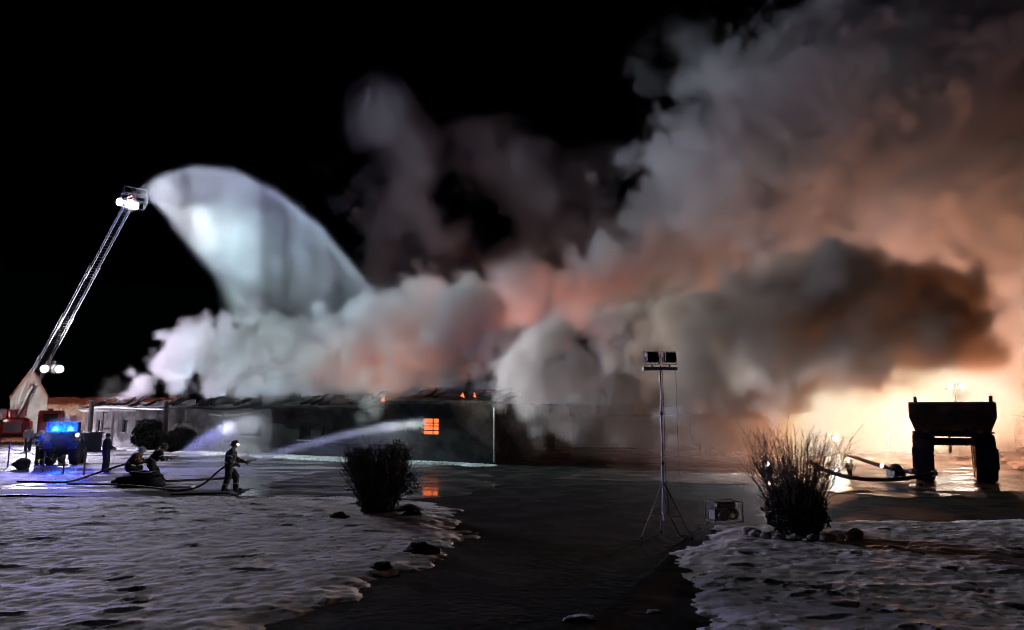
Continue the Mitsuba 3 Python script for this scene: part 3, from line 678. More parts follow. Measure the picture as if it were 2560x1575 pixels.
def person(label, at, yaw, J, jacket='jacket_mat', trousers='jacket_mat', helmet='helmet_mat', bands=True, band_mat='reflex_mat', lamp=False, pack=False, group=None):
    """J: joints in local metres, x forward, y left, z up: pelvis, chest, neck, head, and per side shoulder, elbow, hand, hip, knee, foot."""
    k = thing('person', label, 'person', group)
    m = place(at[0], at[1], 0.0, yaw)
    P = {a: np.array(b, float) for a, b in J.items()}
    up = P['head'] - P['neck']; up /= np.linalg.norm(up)
    look = np.array(J.get('look', (1, 0, 0)), float); look -= up * (look @ up); look /= np.linalg.norm(look)
    cross = np.cross(up, look)
    body = [((P['pelvis'], .125), (P['chest'], .145)), ((P['chest'], .13), (P['neck'], .06)), ((P['neck'], .058), (P['head'], .075)),
            ((P['head'] + up * .05, .095), (P['head'] - up * .02 + look * .015, .085)), ((P['head'] - up * .06 + look * .045, .045), (P['head'] + look * .05, .06)),
            ((P['head'] - up * .015 + look * .105, .013), (P['head'] + up * .03 + look * .09, .01)), ((P['head'] - up * .055 + look * .082 + cross * .02, .012), (P['head'] - up * .055 + look * .082 - cross * .02, .012))]
    for s in (1, -1):
        body.append(((P['head'] + cross * s * .09 + up * .02, .02), (P['head'] + cross * s * .09 - up * .02, .014)))
    coat = [((P['pelvis'] + (0, 0, .02), .175), (P['chest'], .2)), ((P['chest'], .175), (P['neck'] - up * .03, .085)), ((P['pelvis'], .165), (P['pelvis'] - (0, 0, .12), .165))]
    legs, boots, gloves, bandset = [((P['pelvis'], .15), (P['pelvis'] - (0, 0, .04), .15))], [], [], []

    def ring(p, q, t, r, w=0.045):
        c = p + (q - p) * t
        d = (q - p) / np.linalg.norm(q - p)
        bandset.append(tube([c - d * w / 2, c + d * w / 2], r, 14))
    for s in ('L', 'R'):
        sh, el, ha, hi, kn, fo = (P[a + s] for a in ('shoulder', 'elbow', 'hand', 'hip', 'knee', 'foot'))
        body += [((P['chest'], .12), (sh, .065)), ((sh, .058), (el, .045)), ((el, .045), (ha, .032)), ((P['pelvis'], .12), (hi, .085)), ((hi, .085), (kn, .058)), ((kn, .058), (fo + (0, 0, .09), .042)), ((fo + (0, 0, .06), .045), (fo + (.15, 0, .035), .03))]
        coat += [((P['chest'], .175), (sh, .105)), ((sh, .102), (el, .084)), ((el, .084), (el + (ha - el) * .9, .064))]
        legs += [((P['pelvis'], .15), (hi, .132)), ((hi, .132), (kn, .108)), ((kn, .105), (kn + (fo - kn) * .82, .096))]
        boots += [((kn + (fo - kn) * .72, .07), (fo + (0, 0, .09), .068)), ((fo + (-.03, 0, .06), .058), (fo + (.17, 0, .045), .045))]
        d = (ha - el) / np.linalg.norm(ha - el)
        n = np.cross(d, (0, 0, 1)); n /= np.linalg.norm(n) + 1e-9
        g = np.cross(n, d)
        gloves.append(((ha - d * .02, .038), (ha + d * .05, .04)))
        for q, (off, L) in enumerate(((-.032, .060), (-.011, .072), (.011, .068), (.032, .052))):
            k0 = ha + d * .06 + n * off
            k1 = k0 + d * L * .55 - g * .012
            k2 = k1 + d * L * .15 - g * L * .55
            gloves += [((k0, .013), (k1, .012)), ((k1, .012), (k2, .010))]
        inner = -1 if s == 'L' else 1
        th = ha + d * .01 + n * .04 * inner
        gloves += [((ha, .018), (th, .015)), ((th, .015), (th + d * .05 - g * .02, .012))]
        if bands:
            ring(sh, el, .55, .097); ring(el, ha, .45, .078); ring(kn, fo, .45, .107)
    if bands:
        ring(P['pelvis'], P['chest'], .25, .206, .05); ring(P['pelvis'] - (0, 0, .1), P['pelvis'], .2, .19, .05)
    body += [(a, b) for a, b in gloves]
    to = lambda t: t
    add('body', smoothed(chain(body), 0.03), 'skin_mat', k, smooth=True, to=m)
    add('jacket', smoothed(chain(coat)), jacket, k, smooth=True, to=m)
    add('trousers', smoothed(chain(legs)), trousers, k, smooth=True, to=m)
    add('boots', smoothed(chain(boots)), 'rubber_mat', k, smooth=True, to=m)
    gl = [((a, r + .004), (b, s + .004)) for (a, r), (b, s) in gloves]
    add('gloves', chain(gl), 'rubber_mat' if helmet else 'skin_mat', k, to=m)
    if helmet:
        c = P['head'] + up * .055
        dome = m3.Manifold.batch_hull([m3.Manifold.sphere(.128, 24).translate(tuple(c + up * .02)), m3.Manifold.sphere(.12, 24).translate(tuple(c - look * .04))]).to_mesh()
        hm = add('helmet', trimesh.Trimesh(dome.vert_properties[:, :3], dome.tri_verts, process=True), helmet, k, smooth=True, to=m)
        brim = m3.Manifold.batch_hull([m3.Manifold.cylinder(.022, .155, .15, 24, True).translate(tuple(c - up * .03)), m3.Manifold.cylinder(.02, .12, .12, 24, True).translate(tuple(c - up * .05 - look * .08))]).to_mesh()
        add('brim', trimesh.Trimesh(brim.vert_properties[:, :3], brim.tri_verts, process=True), helmet, hm, to=m)
        for s in (1, -1):
            add('reflector', trimesh.creation.icosphere(2, .03).apply_translation(c + cross * s * .105 + look * .06), 'reflex_mat', hm, to=m)
        if lamp:
            p = c + cross * lamp * .135 + look * .05 + up * .02
            p = (m @ np.r_[p, 1])[:3]
            add('helmet_lamp', trimesh.creation.icosphere(2, .032).apply_translation(p), 'white_paint_mat', hm, emitter=area((60.0, 58.0, 54.0), 0.08))
    else:
        cap = m3.Manifold.sphere(.112, 20).translate(tuple(P['head'] + up * .055 - look * .015)).to_mesh()
        add('hair', trimesh.Trimesh(cap.vert_properties[:, :3], cap.tri_verts, process=True), 'char_mat', k, to=m)
    if pack:
        b = P['chest'] - look * .23
        add('air_bottle', tube([b - up * .28, b - up * .24, b + up * .2, b + up * .25], [.05, .085, .085, .05], 14), 'reflex_yellow_mat', k, smooth=30, to=m)
    if bands:
        for t in bandset:
            add('reflective_band', t, band_mat, k, to=m)
    return k


stand = dict(pelvis=(0, 0, .92), chest=(.02, 0, 1.30), neck=(.02, 0, 1.49), head=(.04, 0, 1.60), shoulderL=(.02, .2, 1.41), shoulderR=(.02, -.2, 1.41),
             elbowL=(.08, .27, 1.13), elbowR=(.08, -.27, 1.13), handL=(.30, .16, 1.05), handR=(.30, -.14, 1.05), hipL=(0, .1, .88), hipR=(0, -.1, .88),
             kneeL=(.05, .11, .48), kneeR=(.02, -.11, .48), footL=(.02, .12, 0), footR=(-.04, -.12, 0))
nozzle = dict(pelvis=(-.14, 0, .90), chest=(-.10, 0, 1.26), neck=(-.06, 0, 1.45), head=(-.01, 0, 1.57), shoulderL=(-.05, .21, 1.37), shoulderR=(-.12, -.21, 1.37),
              elbowL=(.10, .30, 1.10), elbowR=(-.22, -.32, 1.08), handL=(.36, .10, 1.00), handR=(.10, -.12, .92), hipL=(-.12, .1, .86), hipR=(-.16, -.1, .86),
              kneeL=(.12, .16, .49), kneeR=(-.20, -.16, .47), footL=(.12, .18, 0), footR=(-.34, -.20, 0))
crouch = dict(pelvis=(-.22, 0, .60), chest=(.02, 0, .92), neck=(.12, 0, 1.06), head=(.20, 0, 1.15), shoulderL=(.08, .20, 1.00), shoulderR=(.04, -.20, 1.00),
              elbowL=(.24, .26, .76), elbowR=(.14, -.28, .72), handL=(.46, .10, .78), handR=(.32, -.10, .74), hipL=(-.20, .11, .56), hipR=(-.22, -.11, .56),
              kneeL=(.18, .17, .50), kneeR=(.10, -.16, .32), footL=(.05, .17, 0), footR=(-.34, -.16, .02))
lean = dict(pelvis=(-.16, 0, .78), chest=(.08, 0, 1.08), neck=(.18, 0, 1.22), head=(.27, 0, 1.31), shoulderL=(.13, .20, 1.15), shoulderR=(.10, -.20, 1.15),
            elbowL=(.28, .27, .92), elbowR=(.20, -.28, .88), handL=(.50, .10, .92), handR=(.34, -.10, .86), hipL=(-.15, .11, .74), hipR=(-.17, -.11, .74),
            kneeL=(.10, .15, .42), kneeR=(-.12, -.14, .40), footL=(.02, .16, 0), footR=(-.34, -.16, 0))
person('firefighter in dark gear with lit helmet lamp, aiming a hose at the glowing window', (-9.72, 26.5), 28, {**nozzle, 'look': (1, .2, .05)}, lamp=-1, helmet='helmet_mat', pack=False)
person('person in dark navy clothes standing alone before the low shed', (-19.15, 35.7), 12, {**stand, 'look': (1, 0, 0)}, 'navy_mat', 'navy_mat', None, bands=False)
person('crouching firefighter in a rust-coloured jacket, left of the pair', (-15.35, 30.9), 20, crouch, 'rust_jacket_mat', 'jacket_mat', 'helmet_pale_mat', lamp=1)
person('firefighter in dark gear leaning forward, right of the pair, spraying the wall', (-14.25, 30.3), 35, lean, lamp=1, helmet='helmet_mat')
person('firefighter with yellow reflective bands standing left of the blue-lit tractor', (-25.1, 40.2), -20, {**stand, 'look': (1, .3, 0)}, 'jacket_mat', 'jacket_mat', 'helmet_pale_mat', band_mat='reflex_yellow_mat', pack=True)
person('distant person in pale clothes standing by the fire engine', (-34.6, 54.0), -60, stand, 'pale_cloth_mat', 'navy_mat', None, bands=False)


# ---------------------------------------------------------------- shrubs
def twigs(n, height, spread, base_r, seed, r0=0.012, sub=4, low=0.0):
    r = np.random.default_rng(seed)
    out = []
    for _ in range(n):
        a, b = r.uniform(0, 2 * math.pi), base_r * math.sqrt(r.random())
        lean_ = spread * (0.25 + 0.75 * r.random()) * (0.6 + 0.4 * b / base_r)
        h = height * r.uniform(0.6, 1.0)
        p = np.array([b * math.cos(a), b * math.sin(a), 0.0])
        t = np.linspace(0, 1, 6)
        wob = np.cumsum(r.normal(0, 0.02, (6, 2)), 0)
        rad = b + lean_ * t ** 1.4
        pts = np.stack([rad * np.cos(a) + wob[:, 0], rad * np.sin(a) + wob[:, 1], h * t * (1 - 0.08 * t)], 1)
        out.append(tube(pts, np.linspace(r0, r0 * 0.35, 6), 4))
        for _ in range(sub):
            i = r.integers(2, 6)
            q = pts[i - 1] + (pts[i] - pts[i - 1]) * r.random()
            d = np.array([math.cos(a) * r.uniform(-0.3, 0.9), math.sin(a) * r.uniform(-0.3, 0.9), r.uniform(0.5, 1.2)]) + np.r_[r.normal(0, 0.3, 2), 0]
            L = r.uniform(0.12, 0.38) * height / 2
            q2 = q + d * L * 0.5 + r.normal(0, 0.02, 3)
            out.append(tube([q, q2, q + d * L + r.normal(0, 0.03, 3)], [r0 * 0.5, r0 * 0.4, r0 * 0.2], 3))
    return out


def leaves(n, rx, ry, rz, zc, seed, size=0.05, hollow=0.5):
    r = np.random.default_rng(seed)
    d = r.normal(0, 1, (n, 3)); d /= np.linalg.norm(d, axis=1, keepdims=True)
    rad = (hollow ** 3 + (1 - hollow ** 3) * r.random(n)) ** (1 / 3)
    clump = 0.75 + 0.5 * meshkit.fbm(d * 2.2 + seed, 3, seed)
    c = d * (rad * clump)[:, None] * np.array([rx, ry, rz]) + np.array([0, 0, zc])
    a = r.normal(0, 1, (n, 3)); a /= np.linalg.norm(a, axis=1, keepdims=True)
    b = np.cross(a, r.normal(0, 1, (n, 3))); b /= np.linalg.norm(b, axis=1, keepdims=True)
    s = size * r.uniform(0.6, 1.4, (n, 1))
    v = np.stack([c - a * s, c + b * s * 0.45, c + a * s, c - b * s * 0.45], 1).reshape(-1, 3)
    i = np.arange(n) * 4
    f = np.vstack([np.stack([i, i + 1, i + 2], 1), np.stack([i, i + 2, i + 3], 1)])
    return trimesh.Trimesh(v[v[:, 2].argsort() * 0 + np.arange(len(v))], f, process=False)


def shrub(label, x, y, cat='shrub'):
    return thing('shrub', label, cat), place(x, y, 0.02)


k, m = shrub('tall dark bushy shrub on the snow left of the driveway', -3.6, 20.5)
add('stem', [*twigs(16, 1.5, 0.55, 0.25, 3, 0.03, 0)], 'bark_mat', k, to=m)
b = add('branching', twigs(520, 2.05, 0.80, 0.40, 4, 0.009, 7), 'bark_mat', k, to=m)
say(b, kind='stuff')
b = add('foliage', join([leaves(2600, 0.85, 0.75, 0.85, 1.0, 5, 0.04, 0.1), leaves(900, 0.4, 0.4, 0.45, 1.5, 15, 0.04, 0.1).apply_translation((0.45, 0, 0)), leaves(900, 0.42, 0.4, 0.4, 1.35, 16, 0.04, 0.1).apply_translation((-0.55, 0.1, 0)), leaves(600, 0.35, 0.3, 0.35, 0.8, 17, 0.04, 0.1).apply_translation((0.75, -0.1, 0)), leaves(1800, 0.6, 0.55, 0.5, 0.42, 6, 0.045, 0.1)]), 'leaf_dark_mat', k, to=m)
say(b, kind='stuff')
k, m = shrub('bare twiggy shrub in a ring of stones, its twigs lit orange from behind', 6.3, 16.9)
add('stem', [*twigs(18, 1.4, 0.5, 0.3, 7, 0.03, 0)], 'bark_mat', k, to=m)
b = add('branching', twigs(150, 2.45, 1.0, 0.42, 8, 0.010, 8), 'bark_pale_mat', k, to=m)
say(b, kind='stuff')
b = add('foliage', join([leaves(5200, 0.66, 0.6, 0.62, 0.55, 9, 0.05, 0.05), leaves(420, 0.4, 0.36, 0.4, 1.1, 10, 0.04, 0.1)]), 'leaf_dark_mat', k, to=m)
say(b, kind='stuff')
for lab, s, out, rx, rz, sd in (('round dark shrub between the two timber posts', 29.0, 1.7, 1.25, 1.15, 11), ('low dark shrub right of the dark timber post', 26.0, 1.3, 1.3, 0.85, 12)):
    p = A0 + U2 * s + N2 * out
    k, m = shrub(lab, p[0], p[1])
    add('stem', twigs(14, rz * 1.4, 0.5, 0.3, sd, 0.03, 1), 'bark_mat', k, to=m)
    b = add('foliage', join([leaves(4200, rx, rx * 0.8, rz, rz * 0.95, sd, 0.11, 0.3)]), 'leaf_dark_mat', k, to=m)
    say(b, kind='stuff')
rng = np.random.default_rng(77)
ORD = ('first', 'second', 'third', 'fourth', 'fifth', 'sixth', 'seventh', 'eighth', 'ninth', 'tenth', 'last')
for i in range(11):
    a = math.pi * (1.02 + 0.092 * i)
    r_ = rng.uniform(0.09, 0.17)
    x, y = 6.3 + 1.15 * math.cos(a), 16.75 + 0.85 * math.sin(a)
    kk = add('stone', lump(r_, 100 + i, 0.22, 2, (1, 1, 0.7)).apply_translation((x, y, 0.13)), 'stone_mat', smooth=True)
    say(kk, f"grey stone in the ring under the bare shrub, {ORD[i]} from the left", 'stone', 'stones ringing the bare shrub')
for i, (x, y, r_, lab) in enumerate([(-2.85, 20.9, 0.30, 'dark clod of earth just right of the tall dark shrub'), (-2.6, 19.9, 0.20, 'small dark clod in front of the tall dark shrub, on its right'), (-4.35, 19.4, 0.22, 'dark clod in front of the tall dark shrub, on its left'),
                                     (-1.75, 14.9, 0.27, 'dark clod poking from the snow near the bend of the driveway'), (-2.25, 13.3, 0.16, 'small dark clod at the snow edge, nearest the camera')]):
    kk = add('clod', lump(r_, 140 + i, 0.3, 3, (1.2, 1.0, 0.55)).apply_translation((x, y, 0.08)), 'soil_mat', smooth=True)
    say(kk, lab, 'clod of earth')
for i, (x, y, r_, lab) in enumerate([(0.93, 10.35, 0.13, 'lump of snow lying alone on the dark driveway'), (1.95, 10.7, 0.06, 'small crumb of snow on the driveway beside the right snow edge')]):
    kk = add('snow_lump', join([lump(r_, 150 + i, 0.35, 3, (1.4, 0.8, 0.28)).apply_translation((x, y, 0.0)), lump(r_ * 0.5, 155 + i, 0.3, 2, (1, 0.8, 0.4)).apply_translation((x - r_ * 1.5, y - 0.1, 0.0))]), 'snow_mat', smooth=True)
    say(kk, lab, 'snow lump')

# ---------------------------------------------------------------- tripod light mast (its lamps are off)
mk = thing('light_mast', 'tripod mast with two unlit floodlights standing in the driveway', 'light mast')
m = place(3.36, 16.9, 0, 6)
add('pole', [tube([(0, 0, 0.35), (0, 0, 1.6)], 0.028, 10), tube([(0, 0, 1.58), (0, 0, 2.7)], 0.022, 10), tube([(0, 0, 2.68), (0, 0, 3.68)], 0.017, 10)], 'steel_mat', mk, smooth=40, to=m)
for z in (1.6, 2.7):
    add('collar', lathe([(0.016, z - 0.04), (0.036, z - 0.04), (0.036, z + 0.03), (0.016, z + 0.03)], n=14), 'dark_steel_mat', mk, to=m)
for a in (200, 320, 80):
    c, s = math.cos(math.radians(a)), math.sin(math.radians(a))
    g = add('leg', tube([(0.03 * c, 0.03 * s, 1.15), (0.62 * c, 0.62 * s, 0.02)], 0.014, 8), 'steel_mat', mk, to=m)
    add('brace', tube([(0.03 * c, 0.03 * s, 0.45), (0.38 * c, 0.38 * s, 0.47)], 0.009, 6), 'steel_mat', g, to=m)
    add('rubber_foot', trimesh.creation.icosphere(2, 0.03).apply_translation((0.62 * c, 0.62 * s, 0.02)), 'rubber_mat', g, to=m)
cb = add('crossbar', box((0.03, 0, 3.70), (0.72, 0.09, 0.075), bevel=0.01), 'zinc_mat', mk, to=m)
add('end_cap', box((-0.36, 0, 3.70), (0.08, 0.10, 0.09)), 'white_paint_mat', cb, to=m)
for x, yw in ((-0.19, 8), (0.22, -4)):
    r_ = R((0, 0, 1), yw)
    h = add('floodlight', box((x, 0.0, 3.96), (0.29, 0.13, 0.23), r_, bevel=0.02), 'dark_steel_mat', mk, to=m)
    add('cooling_fin', [box((x + (q - 4) * 0.03, -0.085, 3.96), (0.007, 0.045, 0.19), None) for q in range(9)], 'dark_steel_mat', h, to=m)
    add('glass', box((x, 0.072, 3.96), (0.25, 0.008, 0.19), r_), 'dark_glass_mat', h, to=m)
    add('bracket', [tube([(x - 0.16, 0, 3.97), (x - 0.16, 0, 3.80), (x + 0.16, 0, 3.80), (x + 0.16, 0, 3.97)], 0.011, 6), tube([(x, 0, 3.80), (x, 0, 3.73)], 0.018, 8)], 'dark_steel_mat', h, to=m)
    add('guard', [tube([(x - 0.17, 0.10, 3.84), (x - 0.17, 0.10, 4.10), (x + 0.17, 0.10, 4.10), (x + 0.17, 0.10, 3.84), (x - 0.17, 0.10, 3.84)], 0.008, 5)], 'dark_steel_mat', h, to=m)
add('cable', tube([(-0.06, -0.05, 3.9), (-0.02, -0.07, 3.78), (0.03, -0.05, 3.6), (0.05, -0.04, 2.6), (0.04, -0.05, 1.5), (0.08, -0.1, 0.5), (0.3, -0.2, 0.03), (1.2, 1.0, 0.01), (1.75, 1.85, 0.06)], 0.008, 6), 'rubber_mat', mk, to=m)
for q, (a, L) in enumerate(((70, 1.1), (110, 1.0))):
    add('guy_line', tube([(0.36, 0, 3.66), (0.40, 0.1, 2.2), (0.44, 0.15, 1.0 - 0.05 * q)], 0.004, 4), 'hose_mat', mk, to=m) if q == 0 else None

# ---------------------------------------------------------------- generator
gk = thing('generator', 'portable generator in a dark tubular frame at the snow corner', 'generator')
m = place(5.25, 18.95, 0.02, 12)
L, W, H = 0.37, 0.26, 0.52
fr = []
for y in (-W, W):
    fr += [tube([(-L, y, 0.04), (-L, y, H), (L, y, H), (L, y, 0.04), (-L, y, 0.04)], 0.016, 8)]
for x in (-L, L):
    for z in (0.04, H):
        fr.append(tube([(x, -W, z), (x, W, z)], 0.016, 8))
add('frame', fr, 'dark_steel_mat', gk, to=m)
add('engine', [box((-0.14, 0, 0.2), (0.36, 0.38, 0.28), bevel=0.03), lathe([(0, -0.05), (0.13, -0.05), (0.13, 0.05), (0, 0.05)], R((1, 0, 0), 90), (-0.14, -0.22, 0.2), 18)], 'dark_steel_mat', gk, to=m)
add('alternator', lathe([(0, -0.15), (0.13, -0.15), (0.14, -0.1), (0.14, 0.12), (0.12, 0.15), (0, 0.15)], R((0, 1, 0), 90), (0.18, 0, 0.2), 20), 'rust_mat', gk, smooth=35, to=m)
add('fuel_tank', box((0, 0, 0.43), (0.5, 0.36, 0.15), bevel=0.04), 'dark_steel_mat', gk, smooth=35, to=m)
add('socket_cover', lathe([(0, 0), (0.055, 0), (0.055, 0.03), (0, 0.04)], R((1, 0, 0), 90), (0.08, -0.275, 0.2), 16), 'white_paint_mat', gk, to=m)
say(gk + '__socket_cover', 'round pale cap on the front of the generator')

# ---------------------------------------------------------------- rope fence
line_pts = []
for i, (x, y, h) in enumerate([(-25.4, 38.2, 1.22), (-24.2, 37.7, 1.12), (-21.75, 35.2, 0.96), (-20.4, 34.5, 0.78), (-19.05, 33.8, 1.2)]):
    kk = thing('fence_post', ['thin dark fence post at the far left of the rope fence', 'thin dark fence post second from the left edge', 'thin dark fence post left of the tractor wheel', 'short dark fence post right before the tractor', 'thin dark fence post between tractor and standing person'][i], 'fence post')
    add('post', tube([(x, y, -0.05), (x + 0.01, y, h)], 0.035, 8), 'old_wood_mat', kk)
    add('insulator', tube([(x - 0.05, y - 0.04, h * 0.8), (x + 0.05, y - 0.04, h * 0.8)], 0.02, 6), 'dark_steel_mat', kk)
    line_pts.append((x, y - 0.045, h * 0.8))
rope = [(-30.0, 40.5, 0.9), (-27.5, 39.2, 0.75)] + [q for a, b in zip(line_pts, line_pts[1:] + [None]) for q in ([a] + ([((a[0] + b[0]) / 2, (a[1] + b[1]) / 2, (a[2] + b[2]) / 2 - 0.12)] if b else []))]
say(add('fence_rope', tube(rope, 0.016, 6), 'hose_mat'), 'slack rope strung along the thin fence posts on the left', 'rope')
kk = add('snow_clump', lump(0.36, 191, 0.3, 3, (1.1, 0.9, 0.8)).apply_translation((-23.9, 37.0, 0.25)), 'soil_mat', smooth=True)
say(kk, 'round dark mound on the snow between the two left fence posts', 'mound')

# ---------------------------------------------------------------- hoses, planks and gear on the ground
def spline(pts, n=40):
    from scipy.interpolate import CubicSpline
    p = np.array(pts, float)
    return CubicSpline(np.arange(len(p)), p)(np.linspace(0, len(p) - 1, n))


def hose(label, pts, r, parent_end=None):
    kk = thing('hose', label, 'hose')
    q = spline(pts)
    add('tube', tube(q, r, 10), 'hose_mat', kk, smooth=True)
    d = (q[0] - q[1]) / np.linalg.norm(q[0] - q[1])
    add('coupling', tube([q[0] - d * 0.05, q[0] + d * 0.10], r * 1.5, 12), 'steel_mat', kk, smooth=35)
    return kk


h1 = hose('thick suction hose sagging from the bare shrub to the trailer, nearest', [(16.1, 29.0, 0.42), (14.6, 28.6, 0.25), (13.2, 28.7, 0.24), (12.4, 29.5, 0.42), (11.9, 30.3, 0.78)], 0.075)
h2 = hose('thick hose slanting from the glow to the trailer wheel, farther', [(16.2, 30.8, 0.36), (16.2, 32.5, 0.36), (16.8, 36.0, 0.46), (17.8, 40.0, 0.5)], 0.085)
h3 = hose('hose trailing from the braced firefighter back across the snow', [(-9.33, 26.75, 1.0), (-9.7, 26.45, 0.98), (-10.15, 26.25, 0.72), (-10.7, 26.0, 0.22), (-11.6, 25.9, 0.12), (-13.5, 27.3, 0.11), (-16.5, 28.2, 0.10)], 0.035)
h4 = hose('hose dragged behind the crouching pair', [(-13.75, 30.6, 0.93), (-14.3, 30.15, 0.85), (-15.0, 30.5, 0.70), (-15.7, 30.4, 0.62), (-16.6, 29.4, 0.22), (-17.2, 28.8, 0.10), (-19, 29.2, 0.09)], 0.04)
h5 = hose('flat dark hose lying across the slush right of the pair', [(-11.2, 30.8, 0.12), (-12.0, 30.4, 0.09), (-12.8, 29.7, 0.10), (-13.6, 29.2, 0.09)], 0.05)
for lab, (p, q) in (('nozzle held by the braced firefighter', ((-9.42, 26.68, 1.0), (-9.12, 27.0, 1.05))), ('nozzle held by the firefighter leaning forward', ((-13.85, 30.55, 0.92), (-13.55, 30.85, 0.98)))):
    kk = thing('nozzle', lab, 'nozzle')
    p, q = np.array(p), np.array(q)
    add('barrel', tube([p, p + (q - p) * 0.6, q], [0.032, 0.028, 0.022], 10), 'steel_mat', kk, smooth=40)
    add('grip', tube([p + (q - p) * 0.3, p + (q - p) * 0.3 - np.array([0, 0, 0.14])], 0.016, 8), 'rubber_mat', kk)
say(add('plank', box((-10.1, 24.65, 0.13), (1.75, 0.16, 0.07), R((0, 0, 1), 14) @ R((1, 0, 0), 8)), 'char_mat'), 'charred plank lying on the snow in front of the braced firefighter', 'plank')
say(add('ice_slab', box((-11.75, 26.9, 0.12), (0.95, 0.35, 0.08), R((0, 0, 1), 4), bevel=0.02), 'snow_mat'), 'pale slab of ice between the pair and the braced firefighter', 'ice')
kk = thing('dark_heap', 'dark heap of coils on the snow below the crouching pair', 'hose')  # low dark coils with a lumpy cover
for i, (r_, z, dx) in enumerate([(0.78, 0.16, 0), (0.62, 0.30, 0.1), (0.42, 0.42, 0.2)]):
    t = np.linspace(0, 2 * math.pi, 40)
    add('coil', tube(np.stack([-14.05 + dx + r_ * 1.15 * np.cos(t), 28.6 + 0.55 * r_ * np.sin(t), z + 0.03 * np.sin(3 * t + i)], 1), 0.11, 8), 'rubber_mat', kk, smooth=True)
add('cover', lump(0.7, 205, 0.15, 3, (1.35, 0.75, 0.42)).apply_translation((-14.0, 28.6, 0.2)), 'rubber_mat', kk, smooth=True)

# pump with couplings left of the trailer
pk = thing('pump', 'small dark pump with loose couplings on the wet yard left of the trailer', 'pump')
m = place(14.9, 30.0, 0.0, 20)
add('casing', lathe([(0, -0.2), (0.2, -0.18), (0.26, -0.06), (0.26, 0.06), (0.2, 0.18), (0, 0.2)], R((1, 0, 0), 90), (0.35, 0, 0.45), 20), 'dark_steel_mat', pk, smooth=35, to=m)
add('frame', [box((0.35, y, 0.1), (0.8, 0.06, 0.06)) for y in (-0.22, 0.22)] + [box((0.1, 0, 0.28), (0.06, 0.4, 0.36)), box((0.6, 0, 0.28), (0.06, 0.4, 0.36))], 'dark_steel_mat', pk, to=m)
add('outlet', [tube([(0.1, 0, 0.5), (-0.25, 0, 0.62)], 0.07, 10), lathe([(0, 0), (0.11, 0), (0.11, 0.1), (0, 0.1)], R((0, 1, 0), -70), (-0.25, 0, 0.62), 14)], 'steel_mat', pk, smooth=35, to=m)
kk = thing('weed_tuft', 'dry weed tuft sticking up from the wet yard left of the pump', 'weed')
add('stalk', twigs(40, 0.75, 0.22, 0.06, 61, 0.008, 4), 'bark_mat', kk, to=place(14.7, 33.0, 0))
for i, (x, y, r_, lab) in enumerate([(15.3, 28.5, 0.1, 'small dark stone on the wet yard by the trailer wheel'), (19.9, 27.1, 0.08, 'small dark stone on the wet yard right of the trailer')]):
    say(add('stone', lump(r_, 300 + i, 0.2, 2, (1.3, 1, 0.6)).apply_translation((x, y, 0.04)), 'soil_mat', smooth=True), lab, 'stone')


# ---------------------------------------------------------------- smoke and water spray: measured as clouds of droplets and soot in metres
GX, GY, GZ, CELL, BLOCK = (-46.0, 42.0), (24.0, 68.0), (-1.0, 43.0), 0.25, 8
NX, NY, NZ = (round((b - a) / CELL) for a, b in (GX, GY, GZ))
xs, ys, zs = (a[0] + (np.arange(n, dtype=np.float32) + 0.5) * CELL for a, n in ((GX, NX), (GY, NY), (GZ, NZ)))


def band(size, seed, shape=(NZ, NY, NX)):
    """Smooth random field with features of that many cells, unit variance."""
    k = max(1, int(size // 4))
    small = tuple(n // k + 6 for n in shape)
    a = ndimage.gaussian_filter(np.random.default_rng(seed).standard_normal(small).astype(np.float32), size / k / 2)
    a /= a.std()
    if k > 1:
        a = ndimage.zoom(a, k, order=1)
        a = ndimage.uniform_filter(a, k)
    return a[:shape[0], :shape[1], :shape[2]]


n_big, n_mid, n_small, n_fine = band(20, 1), band(8, 2), band(3.6, 3), band(1.8, 4)
billow = (0.6 * np.abs(n_big) + 0.85 * np.abs(n_mid) + 0.6 * np.abs(n_small) + 0.32 * np.abs(n_fine)) - 1.45
soft = 0.7 * n_big + 0.4 * n_mid + 0.16 * n_small

bz, by, bx = NZ // BLOCK, NY // BLOCK, NX // BLOCK


def block_max(a):
    a = ndimage.maximum_filter(a, 3)
    return a.reshape(bz, BLOCK, by, BLOCK, bx, BLOCK).max((1, 3, 5))


